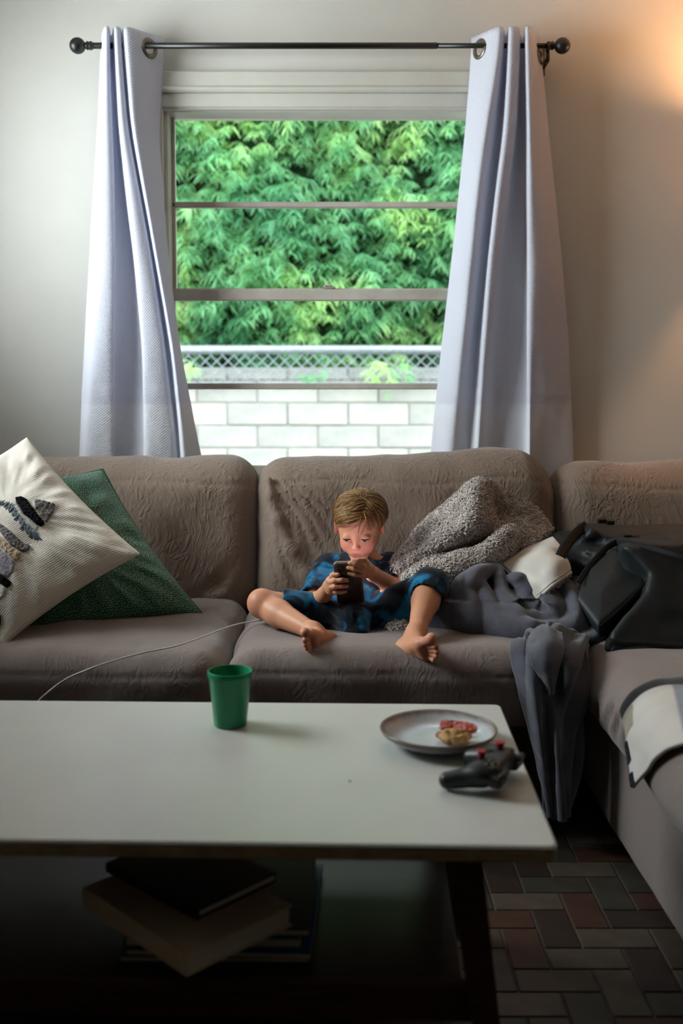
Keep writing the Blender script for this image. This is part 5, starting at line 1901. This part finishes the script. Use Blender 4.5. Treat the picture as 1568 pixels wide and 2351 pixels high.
# ------------------------------------------------------------------ the boy
class Blob:
    """smooth union of round cones and ellipsoids, evaluated only near each primitive"""
    def __init__(self):
        self.p = []

    def cone(self, a, b, ra, rb, k=0.012):
        a, b = np.array(tuple(a), float), np.array(tuple(b), float)
        c = (a + b) / 2
        self.p.append((c, np.linalg.norm(b - a) / 2 + max(ra, rb), k, lambda P: sd_cone(P, a, b, ra, rb), 1))
        return self

    def ell(self, c, rad, R=None, k=0.012, sub=False):
        c = np.array(tuple(c), float)
        self.p.append((c, max(rad), k, lambda P: sd_ell(P, c, rad, R), -1 if sub else 1))
        return self

    def chain(self, pts, rs, k=0.004):
        for i in range(len(pts) - 1):
            self.cone(pts[i], pts[i + 1], rs[i], rs[i + 1], k)
        return self

    def __call__(self, P):
        d = np.full(len(P), 0.08)
        for c, R, k, f, sg in self.p:
            m = np.linalg.norm(P - c, axis=1) < R + 0.07
            if not m.any(): continue
            v = f(P[m])
            d[m] = smin(d[m], v, k) if sg > 0 else smax(d[m], -v, k)
        return d


w3 = lambda *a: np.array(tuple(W(*a)))
# head frame: f = where the face points, hu = up, hr = towards the picture's right
yaw, pit = math.radians(9), math.radians(21)
hf_ = np.array([-math.sin(yaw) * math.cos(pit), -math.cos(yaw) * math.cos(pit), -math.sin(pit)])
hu_ = np.array([0, 0, 1.0]) - hf_[2] * hf_; hu_ /= np.linalg.norm(hu_)
hr_ = np.cross(hu_, hf_)
HR = np.stack([hr_, hu_, hf_], 1)
HC = w3(817, 1236, 2.785) - HR @ np.array([0, -0.012, 0.072])
H = lambda x, y, z: HC + HR @ np.array([x, y, z])
hloc = lambda P: (P - HC) @ HR

B = Blob()
# trunk and limbs under the clothes
pel = w3(815, 1420, 2.745); che = w3(826, 1335, 2.90); nek = w3(842, 1290, 2.925)
shR, elR, wrR = w3(752, 1312, 2.915), w3(713, 1391, 2.775), w3(745, 1364, 2.688)
shL, elL, wrL = w3(897, 1306, 2.915), w3(930, 1362, 2.790), w3(856, 1318, 2.668)
hpR, knR, anR = w3(778, 1424, 2.745), w3(604, 1387, 2.700), w3(718, 1449, 2.545)
hpL, knL, anL = w3(858, 1420, 2.745), w3(988, 1346, 2.640), w3(957, 1449, 2.500)
B.cone(pel, che, 0.070, 0.074, 0.02).cone(shR, shL, 0.036, 0.036, 0.03)
B.cone(nek + [0, 0.0, -0.03], H(0, -0.05, -0.025), 0.036, 0.032, 0.02)
B.cone(shR, elR, 0.031, 0.026, 0.015).cone(elR, wrR, 0.0265, 0.0185, 0.012)
B.cone(shL, elL, 0.031, 0.026, 0.015).cone(elL, wrL, 0.0265, 0.0185, 0.012)
B.cone(hpR, knR, 0.058, 0.036, 0.02).cone(hpL, knL, 0.058, 0.036, 0.02)
mR = knR + (anR - knR) * 0.33
B.cone(knR, mR + [0.0, 0.004, -0.004], 0.0365, 0.0345, 0.012).cone(mR + [0, 0.004, -0.004], anR, 0.0345, 0.0205, 0.012)
B.ell(knR + [-0.006, -0.01, 0.006], (0.034, 0.034, 0.036), None, 0.01)
mL = knL + (anL - knL) * 0.36
B.cone(knL, mL + [0, 0.006, 0], 0.037, 0.0345, 0.012).cone(mL + [0, 0.006, 0], anL, 0.0345, 0.0205, 0.012)


def foot(an, heel, b1, b5, toes, rts, an_r=0.0215):
    mid = (heel + b1) * 0.5
    B.cone(an, heel, an_r, 0.0215, 0.012).cone(an, mid + (an - mid) * 0.35, an_r, 0.020, 0.012)
    B.cone(heel, b1, 0.0215, 0.0165, 0.012).cone(heel, b5, 0.0205, 0.0125, 0.012)
    B.cone(an + (heel - an) * 0.2, (b1 + b5) / 2, 0.019, 0.0135, 0.012)
    B.cone(b1, b5, 0.0155, 0.012, 0.010)
    for k, (t, r) in enumerate(zip(toes, rts)):
        root = b1 + (b5 - b1) * (k / 4.0)
        B.cone(root + (t - root) * 0.25, t, r * 0.95, r, 0.0022 if k else 0.005)
        B.ell(t, (r * 1.12,) * 3, None, 0.002)


foot(anR, w3(753, 1473, 2.545), w3(712, 1459, 2.462), w3(718, 1486, 2.470),
     [w3(700, 1452, 2.430), w3(700, 1469.5, 2.424), w3(701.5, 1480, 2.426), w3(704.5, 1489, 2.430), w3(709, 1496, 2.438)], [0.0108, 0.0062, 0.0058, 0.0054, 0.0050])
foot(anL, w3(929, 1490, 2.482), w3(966, 1479, 2.412), w3(978, 1503, 2.416),
     [w3(990, 1466, 2.382), w3(1000, 1484, 2.378), w3(1003.5, 1495.5, 2.379), w3(1002, 1506.5, 2.383), w3(995, 1516, 2.390)], [0.0122, 0.0066, 0.0061, 0.0057, 0.0052])

# hands round the phone
pR = w3(756, 1346, 2.650)
B.cone(wrR, pR, 0.0185, 0.0165, 0.010).cone(pR + w3(0, 0, 1) * 0, w3(760, 1352, 2.640), 0.016, 0.013, 0.008)
B.cone(w3(757, 1334, 2.640), w3(761, 1358, 2.640), 0.0115, 0.0105, 0.008)
fr_ = 0.0060
B.chain([w3(758, 1328, 2.640), w3(766, 1320, 2.622), w3(777, 1318.5, 2.614)], [0.0066, 0.0062, 0.0056], 0.004)
B.chain([w3(757, 1337, 2.636), w3(768, 1333.5, 2.616), w3(784, 1332, 2.610), w3(797, 1332.5, 2.613)], [0.0070, 0.0066, 0.0062, 0.0054], 0.003)
B.chain([w3(758, 1348, 2.634), w3(769, 1347, 2.618), w3(785, 1346, 2.616), w3(797, 1346, 2.620)], [0.0068, 0.0064, 0.0060, 0.0053], 0.003)
B.chain([w3(761, 1358, 2.640), w3(771, 1360, 2.628), w3(784, 1359.5, 2.628), w3(793, 1358, 2.632)], [0.0062, 0.0058, 0.0055, 0.0050], 0.003)
B.chain([w3(756, 1340, 2.664), w3(764, 1322, 2.668), w3(776, 1312, 2.662)], [0.009, 0.0075, 0.0062], 0.006)      # thumb over the screen side
pL = w3(846, 1308, 2.632)
B.cone(wrL, pL, 0.0185, 0.0165, 0.010).cone(w3(840, 1297, 2.618), w3(842, 1318, 2.624), 0.0115, 0.011, 0.008)
B.cone(pL, w3(840, 1307, 2.620), 0.016, 0.013, 0.008)
B.chain([w3(842, 1294, 2.618), w3(836, 1286, 2.600), w3(822, 1287, 2.590), w3(810, 1288.5, 2.588)], [0.0072, 0.0068, 0.0062, 0.0055], 0.003)
B.chain([w3(840, 1303, 2.614), w3(832, 1298, 2.594), w3(815, 1294.5, 2.586), w3(803, 1293, 2.588)], [0.0074, 0.0070, 0.0064, 0.0056], 0.003)
B.chain([w3(840, 1311, 2.616), w3(830, 1309, 2.598), w3(813, 1306.5, 2.592), w3(799.5, 1303.5, 2.596)], [0.0070, 0.0066, 0.0061, 0.0054], 0.003)
B.chain([w3(841, 1320, 2.622), w3(830, 1321, 2.606), w3(815, 1319.5, 2.602), w3(801.5, 1316.5, 2.606)], [0.0064, 0.0060, 0.0056, 0.0050], 0.003)
B.chain([w3(848, 1300, 2.652), w3(838, 1288, 2.660), w3(826, 1292, 2.655)], [0.0095, 0.008, 0.0065], 0.006)

# head
B.ell(H(0.002, 0.018, -0.012), (0.066, 0.056, 0.081), HR, 0.012)
B.ell(H(0, -0.022, 0.016), (0.0525, 0.066, 0.060), HR, 0.015)
B.ell(H(0, -0.018, -0.018), (0.0615, 0.048, 0.056), HR, 0.015)
B.cone(H(-0.034, -0.050, 0.006), H(-0.006, -0.088, 0.046), 0.0175, 0.0150, 0.015)
B.cone(H(0.034, -0.050, 0.006), H(0.006, -0.088, 0.046), 0.0175, 0.0150, 0.015)
B.ell(H(0, -0.091, 0.051), (0.015, 0.013, 0.014), HR, 0.012)
for s_ in (-1, 1):
    B.ell(H(s_ * 0.027, -0.045, 0.047), (0.019, 0.022, 0.0185), HR, 0.014)
    B.ell(H(s_ * 0.0245, -0.0110, 0.0885), (0.0160, 0.0090, 0.011), HR, 0.014, sub=True)
    B.ell(H(s_ * 0.0245, -0.0125, 0.0640), (0.0135, 0.0100, 0.0115), HR, 0.003)
    B.ell(H(s_ * 0.0645, -0.016, -0.006), (0.0070, 0.027, 0.018), HR @ np.array([[1, 0, 0.3 * s_], [0, 1, 0], [-0.3 * s_, 0, 1]]), 0.006)
    B.ell(H(s_ * 0.0715, -0.013, 0.000), (0.0035, 0.017, 0.010), HR, 0.004, sub=True)
    B.ell(H(s_ * 0.0070, -0.0385, 0.0785), (0.0046, 0.0042, 0.0062), HR, 0.004)
B.cone(H(0, -0.004, 0.068), H(0, -0.0335, 0.0828), 0.0048, 0.0054, 0.010)
B.ell(H(0, -0.0362, 0.0838), (0.0060, 0.0054, 0.0062), HR, 0.004)
B.ell(H(0, -0.0590, 0.0625), (0.021, 0.014, 0.0125), HR, 0.014)
B.ell(H(0, -0.0590, 0.0728), (0.0132, 0.0024, 0.0034), HR, 0.003)
B.ell(H(0, -0.0652, 0.0718), (0.0104, 0.0032, 0.0038), HR, 0.003)
B.ell(H(0, -0.0622, 0.0782), (0.0130, 0.0010, 0.0044), HR, 0.0015, sub=True)


def skin_build(nt, b):
    at = nd(nt, 'ShaderNodeAttribute', {'attribute_name': 'tint'}).outputs['Color']
    o = objco(nt)
    c = mixc(nt, mth(nt, 'MULTIPLY', noise_tex(nt, o, 60, 3), 0.2), at, srgb(196, 138, 112))
    nt.links.new(c, b.inputs['Base Color'])
    b.inputs['Subsurface Weight'].default_value = 0.12
    b.inputs['Subsurface Radius'].default_value = (0.012, 0.005, 0.003)
    b.inputs['Subsurface Scale'].default_value = 0.6
    bump(nt, b, noise_tex(nt, o, 700, 2), 0.06, 0.0006)


skin_mat = material('skin', rough=0.48, spec=0.35, build=skin_build)
boy = empty('person', tuple(w3(815, 1462, 2.68)), 'small child in a blue tie-dye outfit sitting on the sofa holding a phone', 'person')
V, F = surfnet(B, (-0.27, 2.34, 0.42), (0.33, 3.06, 0.84), 0.0025)
base = np.array(srgb(200, 142, 110)[:3])
colr = np.tile(base, (len(V), 1))
q = hloc(V)


def blend(mask, c, a=1.0):
    global colr
    m = (np.clip(mask, 0, 1) * a)[:, None]
    colr = colr * (1 - m) + np.array(srgb(*c)[:3]) * m


near_head = np.linalg.norm(q, axis=1) < 0.14
lip = np.where(near_head, np.minimum(sd_ell(q, (0, -0.0590, 0.0728), (0.0134, 0.0028, 0.0070)), sd_ell(q, (0, -0.0652, 0.0718), (0.0108, 0.0037, 0.0075))), 1)
blend(1 - (lip + 0.0005) / 0.0015, (172, 78, 74), 0.85)
for s_ in (-1, 1):
    blend(np.where(near_head, 1.0 - np.linalg.norm(q - [s_ * 0.036, -0.040, 0.055], axis=1) / 0.030, 0), (216, 128, 118), 0.55)
    blend(np.where(near_head, 1.6 - np.linalg.norm((q - [s_ * 0.026, 0.0075, 0.070]) / [0.0125, 0.0020, 0.02], axis=1), 0), (160, 116, 86), 0.38)   # eyebrow
    blend(np.where(near_head, 1.2 - np.linalg.norm(q - [s_ * 0.072, -0.012, -0.005], axis=1) / 0.03, 0), (206, 126, 104), 0.6)
blend(np.where(near_head, 1.0 - np.linalg.norm(q - [0, -0.036, 0.090], axis=1) / 0.018, 0), (216, 140, 122), 0.5)
for (t, r_) in ((w3(701, 1453, 2.438), 0.03), (w3(704, 1482, 2.436), 0.03), (w3(989, 1468, 2.388), 0.03), (w3(1000, 1500, 2.389), 0.03), (w3(966, 1485, 2.395), 0.03), (w3(712, 1468, 2.44), 0.025), (knR + [-0.01, -0.02, 0.01], 0.04)):
    blend(1.3 - np.linalg.norm(V - t, axis=1) / r_, (198, 124, 104), 0.5)
body = mobj('body', V, F, skin_mat, boy, col=colr)

# eyes looking down: white, iris and lashes below the lids
eye_w = material('eye_white', srgb(214, 206, 204), 0.2, 0.5, build=speckle(srgb(208, 200, 198), srgb(218, 212, 210), 80, 0.0))
iris_m = material('dark_iris', srgb(38, 28, 26), 0.2, 0.5, build=speckle(srgb(30, 22, 20), srgb(48, 36, 32), 400, 0.0))
lash_m = material('brown_lash', srgb(46, 32, 26), 0.7, 0.2, build=speckle(srgb(40, 28, 22), srgb(56, 40, 32), 300, 0.0))
for s_ in (-1, 1):
    c = H(s_ * 0.0245, -0.0150, 0.0655)
    g = [H(s_ * 0.0245 + 0.0098 * math.cos(a) , -0.0163 + 0.0034 * math.sin(a), 0.0752 - 0.0026 * math.cos(a) ** 2) for a in np.linspace(0, 2 * math.pi, 16, endpoint=False)]
    ctr = H(s_ * 0.0245, -0.0163, 0.0766); bk = H(s_ * 0.0245, -0.0163, 0.068)
    eye = mobj('eye', [tuple(p) for p in g] + [tuple(ctr), tuple(bk)], [(k, (k + 1) % 16, 16) for k in range(16)] + [((k + 1) % 16, k, 17) for k in range(16)], eye_w, body)
    g = [H(s_ * 0.0245 - 0.0005 + 0.0046 * math.cos(a), -0.0165 + 0.0034 * math.sin(a), 0.0765 - 0.0004 * math.cos(a) ** 2) for a in np.linspace(0, 2 * math.pi, 14, endpoint=False)]
    mobj('iris', [tuple(p) for p in g] + [tuple(H(s_ * 0.0245, -0.0165, 0.0775)), tuple(H(s_ * 0.0245, -0.0165, 0.072))], [(k, (k + 1) % 14, 14) for k in range(14)] + [((k + 1) % 14, k, 15) for k in range(14)], iris_m, body)
    pts = [H(s_ * (0.0245 + 0.0115 * t), -0.0140 - 0.0012 * abs(t) ** 2, 0.0770 - 0.0042 * t * t) for t in np.linspace(-1, 1, 9)]
    MB().tube([tuple(p) for p in pts], [0.0003, 0.0009, 0.0013, 0.0015, 0.0015, 0.0015, 0.0014, 0.0011, 0.0005], 6).build('eyelashes', lash_m, body)

# hair: a cap of its own shape with combed locks swept from a parting
def cap_fn(P):
    q = hloc(P)
    d = sd_ell(q, (0.002, 0.021, -0.016), (0.0695, 0.0575, 0.0850))
    d = smin(d, sd_ell(q, (0, -0.008, -0.045), (0.064, 0.055, 0.056)), 0.02)
    # open at the face and above the ears
    hairline = 0.056 - 0.010 * np.clip((q[:, 0] + 0.02) / 0.05, -1, 1) - 0.02 * np.clip(np.abs(q[:, 0]) - 0.03, 0, 1) / 0.03
    face = np.minimum(q[:, 2] - 0.012, hairline - q[:, 1])
    d = smax(d, face, 0.012)
    d = smax(d, np.minimum(np.minimum(q[:, 2] + 0.030, 0.012 - q[:, 1]), 0.1), 0.008)
    return d - 0.002 * fbm(q * np.array([1.0, 0.4, 1.0]), 90, 4, 2)


def hair_build(nt, b):
    at = nd(nt, 'ShaderNodeAttribute', {'attribute_name': 'tint'}).outputs['Color']
    o = objco(nt)
    c = mixc(nt, mth(nt, 'MULTIPLY', noise_tex(nt, o, 120, 3), 0.5), at, srgb(84, 56, 30))
    nt.links.new(c, b.inputs['Base Color'])


hair_mat = material('golden_brown_hair', rough=0.42, spec=0.4, build=hair_build)
V, F = surfnet(cap_fn, HC - 0.13, HC + 0.13, 0.003)
hair = mobj('hair', V, F, hair_mat, boy, col=np.tile(np.array(srgb(116, 84, 48)[:3]), (len(V), 1)))
rh = np.random.default_rng(12)
hc0 = np.array([0.002, 0.020, -0.015]); hr0 = np.array([0.0705, 0.0580, 0.0850])


def hdir(x, y, z):
    v = (np.array([x, y, z]) - hc0) / hr0
    return v / np.linalg.norm(v)


HV, HF, HCol, hoff = [], [], [], 0


def strand(d0, d1, r0, lift, tint, npt=9, droop=0.0, jit=0.02):
    global hoff
    om = math.acos(np.clip(d0 @ d1, -1, 1))
    if om < 0.05: return
    pts = []
    jv = rh.normal(size=3) * jit
    kv = rh.normal(size=3) * jit * 0.35
    for t in np.linspace(0, 1, npt):
        d = (math.sin((1 - t) * om) * d0 + math.sin(t * om) * d1) / math.sin(om)
        d = d + jv * math.sin(t * math.pi) + kv * math.sin(t * 2.2 * math.pi); d /= np.linalg.norm(d)
        rr = 0.985 + 0.8 * lift * math.sin(min(1.0, t * 1.15) * math.pi) + 0.02 * t + droop * t * t
        pts.append(H(*(hc0 + d * hr0 * rr)))
    mb = MB(); mb.tube([tuple(p) for p in pts], [r0 * (0.7 + 0.5 * math.sin(t * math.pi)) * (1 - 0.75 * t ** 3) for t in np.linspace(0, 1, npt)], 4, cap=False, flat=0.7)
    HV.extend(mb.v); HF.extend([tuple(i + hoff for i in f) for f in mb.f]); HCol.extend([tint] * len(mb.v)); hoff += len(mb.v)


TINT = [np.array(srgb(*c)[:3]) for c in ((152, 112, 62), (132, 95, 52), (166, 128, 74), (120, 86, 47), (182, 146, 90), (142, 103, 57))]
def top(z, x=0.014):
    t = (z - hc0[2]) / hr0[2]; u = (x - hc0[0]) / hr0[0]
    return np.array([u, math.sqrt(max(0.02, 1 - t * t - u * u)), t])


def ring(az, y):
    """direction at azimuth az (0 = face, -90 = picture left) and height y"""
    v = (y - hc0[1]) / hr0[1]; v = np.clip(v, -0.98, 0.98)
    c = math.sqrt(1 - v * v)
    return np.array([math.sin(math.radians(az)) * c, v, math.cos(math.radians(az)) * c])


for k in range(2600):
    left = rh.random() < 0.62
    zt = rh.uniform(-0.085, 0.052)
    d0 = top(zt, 0.026 + rh.normal() * 0.008)
    fz = (zt + 0.085) / 0.137                    # 0 back .. 1 front
    if left:
        az = -178 + 128 * fz ** 1.1 + rh.normal() * 9
        az = min(az, -40)
        yl = -0.055 if az < -125 else (-0.055 + 0.055 * np.clip((az + 125) / 30, 0, 1) if az < -95 else 0.004)
        if az > -75: yl = 0.010 + 0.0012 * (az + 75)
    else:
        az = 178 - 132 * fz ** 1.2 + rh.normal() * 9
        az = max(az, 46)
        yl = -0.055 if az > 125 else (-0.055 + 0.058 * np.clip((125 - az) / 30, 0, 1) if az > 92 else 0.006)
        if az < 70: yl = 0.040
    d1 = ring(az, yl + rh.normal() * 0.007)
    strand(d0, d1, rh.uniform(0.0005, 0.0011), rh.uniform(0.0, 0.13), TINT[rh.integers(0, 6)] * rh.uniform(0.8, 1.1), droop=rh.uniform(-0.01, 0.06), jit=0.045)
# heavier fringe swept across the forehead towards the picture's left
for k in range(520):
    d0 = top(rh.uniform(0.005, 0.058), rh.uniform(0.0, 0.03))
    a_ = rh.uniform(-74, -38)
    d1 = ring(a_, 0.050 - 0.0013 * (abs(a_) - 38) + rh.normal() * 0.004)
    strand(d0, d1, rh.uniform(0.0006, 0.0014), rh.uniform(0.05, 0.17), TINT[rh.integers(0, 6)] * rh.uniform(0.8, 1.25), droop=0.04, jit=0.07)
# thin wisps over the forehead and the ear on the right, flyaways on top
for k in range(34):
    d0 = top(rh.uniform(0.0, 0.05), rh.uniform(0.01, 0.03))
    d1 = ring(rh.uniform(22, 62), rh.uniform(-0.012, 0.03))
    strand(d0, d1, rh.uniform(0.0006, 0.0011), rh.uniform(0.05, 0.12), TINT[rh.integers(0, 6)] * 1.1, droop=0.03)
for k in range(40):
    d0 = top(rh.uniform(-0.05, 0.02), rh.uniform(-0.01, 0.03))
    d1 = ring(rh.uniform(-180, 180), rh.uniform(0.07, 0.10))
    strand(d0, d1, 0.0005, rh.uniform(0.08, 0.2), TINT[4], droop=0.08)
mobj('locks', np.array(HV), HF, hair_mat, hair, col=np.array(HCol))

# clothes
def tiedye_build(nt, b):
    o = objco(nt)
    n1 = noise_tex(nt, o, 13, 3, 0.5, 0.9)
    c = ramp(nt, n1, [(0.44, srgb(9, 15, 22)), (0.51, srgb(12, 30, 46)), (0.56, srgb(16, 76, 108)), (0.64, srgb(30, 108, 146))])
    nt.links.new(c, b.inputs['Base Color'])
    rib = nd(nt, 'ShaderNodeTexWave', {'wave_type': 'BANDS', 'bands_direction': 'DIAGONAL'}, Vector=o, Scale=110.0, Distortion=1.0, Detail=1.0).outputs['Fac']
    bump(nt, b, mth(nt, 'ADD', mth(nt, 'MULTIPLY', rib, 0.12), noise_tex(nt, o, 40, 3)), 0.35, 0.004)


dye = material('blue_tie_dye_rib', rough=0.9, spec=0.08, sheen=0.15, build=tiedye_build)
S_ = Blob()
S_.cone(pel + [0, 0.02, 0.01], che, 0.084, 0.088, 0.02).cone(shR + [0.012, 0, 0], shL + [-0.012, 0, 0], 0.044, 0.044, 0.03)
S_.cone(che, nek + [0, 0, -0.03], 0.075, 0.045, 0.03)
hmR = shR + (elR - shR) * 0.82; hmL = shL + (elL - shL) * 0.72
S_.cone(shR, hmR + (elR - shR) * 0.3, 0.044, 0.046, 0.02).cone(shL, hmL + (elL - shL) * 0.3, 0.044, 0.046, 0.02)
adR = (elR - shR) / np.linalg.norm(elR - shR); adL = (elL - shL) / np.linalg.norm(elL - shL)


def shirt_fn(P):
    d = S_(P)
    d = d - 0.0045 * fbm(P * np.array([1, 1, 0.6]), 17, 41, 2) - 0.002 * noise3(P, 45, 44)
    for hm, ad, sh, el in ((hmR, adR, shR, elR), (hmL, adL, shL, elL)):
        t = (P - hm) @ ad
        near = np.linalg.norm(P - hm, axis=1) < 0.085
        d = np.where(near, smax(d, t, 0.003), d)
        inner = sd_cone(P, hm - ad * 0.03, hm + ad * 0.08, 0.036, 0.043)
        d = np.where(near, smax(d, -inner, 0.003), d)
    nb = nek + np.array([0, -0.004, -0.004])
    d = smax(d, -sd_ell(P, nb + np.array([0, -0.012, 0.022]), (0.050, 0.052, 0.040)), 0.005)
    return d


V, F = surfnet(shirt_fn, (-0.16, 2.60, 0.44), (0.24, 3.08, 0.72), 0.0032)
shirt = mobj('shirt', V, F, dye, boy)
ringp = []
nb = nek + np.array([0, -0.012, 0.0])
for a in np.linspace(0, 2 * math.pi, 40):
    ringp.append(tuple(nb + np.array([0.046 * math.cos(a), 0.046 * math.sin(a) * 0.9, -0.016 + 0.020 * math.sin(a)])))
MB().tube(ringp, 0.0062, 8, cap=False).build('collar', dye, shirt)

Q_ = Blob()
hmRs = hpR + (knR - hpR) * 0.80; hmLs = knL + (anL - knL) * 0.26
Q_.cone(hpR + [0.01, 0, -0.004], hpL + [-0.01, 0, -0.004], 0.070, 0.070, 0.03)
Q_.cone(pel + [0, 0.04, 0.02], pel + [0, 0.0, -0.012], 0.078, 0.072, 0.03)
Q_.cone(hpR, knR, 0.062, 0.044, 0.03)
Q_.cone(hpL, knL, 0.064, 0.044, 0.03).cone(knL, knL + (anL - knL) * 0.45, 0.045, 0.044, 0.02)
Q_.cone(w3(812, 1430, 2.66), w3(820, 1452, 2.64), 0.045, 0.034, 0.03)
adRs = (knR - hpR) / np.linalg.norm(knR - hpR); adLs = (anL - knL) / np.linalg.norm(anL - knL)


def shorts_fn(P):
    d = Q_(P)
    # folds running out from the crotch along both thighs
    cr = w3(812, 1445, 2.62)
    v = P - cr
    an = np.arctan2(v[:, 2], v[:, 0])
    rad = np.hypot(v[:, 0], v[:, 2])
    d = d - 0.006 * noise3(np.stack([an * 3.2, rad * 7, P[:, 1] * 3], -1), 1.7, 51) * np.clip(rad / 0.05, 0, 1)
    d = d - 0.003 * fbm(P, 24, 55, 2)
    for hm, ad, r0, rp in ((hmRs, adRs, 0.040, 0.075), (hmLs, adLs, 0.0395, 0.056)):
        t = (P - hm) @ ad
        near = (np.linalg.norm(P - hm - t[:, None] * ad, axis=1) < rp) & (np.abs(t) < 0.09)
        d = np.where(near, smax(d, t + 0.004 * noise3(P, 30, 3), 0.003), d)
        inner = sd_cone(P, hm - ad * 0.03, hm + ad * 0.08, r0, r0 + 0.002)
        d = np.where(near, smax(d, -inner, 0.003), d)
    d = smax(d, SEATZ - 0.012 - P[:, 2], 0.01)
    return d


V, F = surfnet(shorts_fn, (-0.26, 2.50, 0.42), (0.32, 2.92, 0.68), 0.0032)
shorts = mobj('shorts', V, F, dye, boy)

# ------------------------------------------------------------------ phone
ptop, pbot = w3(797, 1290, 2.600), w3(806, 1382, 2.688)
pu_ = (ptop - pbot); plen = np.linalg.norm(pu_); pu_ = pu_ / plen
px_ = np.array([1.0, -0.05, 0.0]); px_ -= pu_ * (px_ @ pu_); px_ /= np.linalg.norm(px_)
pn_ = np.cross(px_, pu_)                     # out of the back, towards the viewer
if pn_[1] > 0: pn_ = -pn_
pc_ = (ptop + pbot) / 2
PM = Matrix(((px_[0], pu_[0], -pn_[0], pc_[0]), (px_[1], pu_[1], -pn_[1], pc_[1]), (px_[2], pu_[2], -pn_[2], pc_[2]), (0, 0, 0, 1)))
case_mat = material('rose_clear_case', rough=0.22, spec=0.5, build=speckle(srgb(116, 88, 76), srgb(136, 106, 92), 10, 0.0))
back_mat = material('dark_phone_back', rough=0.35, spec=0.4, build=speckle(srgb(58, 48, 44), srgb(70, 58, 52), 8, 0.0))
lens_mat = material('camera_lens', rough=0.08, spec=0.6, build=speckle(srgb(8, 8, 12), srgb(16, 16, 24), 60, 0.0))


def screen_build(nt, b):
    o = objco(nt)
    c = ramp(nt, noise_tex(nt, o, 22, 1), [(0.35, (1.0, 0.70, 0.92, 1)), (0.65, (0.86, 0.80, 1.0, 1))])
    nt.links.new(c, b.inputs['Emission Color'])
    b.inputs['Emission Strength'].default_value = 8.0


screen_mat = material('lit_screen', (0.02, 0.02, 0.02, 1), 0.1, 0.5, build=screen_build)
phone = empty('phone', tuple(pbot), 'smartphone with three rear lenses held in both of the child\'s hands', 'phone')
hw, hl = 0.0355, plen / 2


def rslab(x0, x1, y0, y1, z0, z1, r, mat, name, bev=0.0012, parent=phone):
    pts = []
    for (cx, cy, a0) in ((x1 - r, y1 - r, 0), (x0 + r, y1 - r, 90), (x0 + r, y0 + r, 180), (x1 - r, y0 + r, 270)):
        for k in range(7):
            a = math.radians(a0 + 15 * k)
            pts.append((cx, cy, math.cos(a), math.sin(a)))
    V, m = [], len(pts)
    for z, ins in ((z0, bev), (z0 + bev, 0), (z1 - bev, 0), (z1, bev)):
        for (cx, cy, ca, sa) in pts:
            V.append(tuple(PM @ Vector((cx + (r - ins) * ca, cy + (r - ins) * sa, z))))
    F = [(i * m + k, i * m + (k + 1) % m, (i + 1) * m + (k + 1) % m, (i + 1) * m + k) for i in range(3) for k in range(m)] + [tuple(range(m))[::-1], tuple(range(3 * m, 4 * m))]
    return auto_smooth(mobj(name, V, F, mat, parent), 50)


# z < 0 is the back (towards the viewer), z > 0 the screen
rslab(-hw, hw, -hl, hl, -0.0052, 0.0046, 0.009, case_mat, 'case')
rslab(-hw + 0.003, hw - 0.003, -hl + 0.003, hl - 0.003, -0.0056, -0.0050, 0.007, back_mat, 'back', 0.0002)
rslab(-hw + 0.003, hw - 0.003, -hl + 0.003, hl - 0.003, 0.0042, 0.0050, 0.007, screen_mat, 'screen', 0.0002)
cmod = rslab(-hw + 0.004, -hw + 0.030, hl - 0.031, hl - 0.004, -0.0070, -0.0050, 0.006, back_mat, 'camera_bump', 0.0005)
for (x, y) in ((0.0105, -0.0105), (0.0105, -0.0225), (0.0225, -0.0165)):
    cpt = PM @ Vector((-hw + x, hl + y, -0.0070))
    A = Matrix((px_, pu_, -pn_)).transposed()
    MB().lathe([(0.0, -0.0016), (0.0042, -0.0016), (0.0048, -0.001), (0.0048, 0.001)], cpt, 18, A).build('lens', lens_mat, cmod)
cpt = PM @ Vector((0.0, 0.004, -0.0056))
MB().lathe([(0.0095, -0.0001), (0.0105, -0.0004), (0.0115, -0.0001)], cpt, 28, A).build('ring_mark', lens_mat, phone)
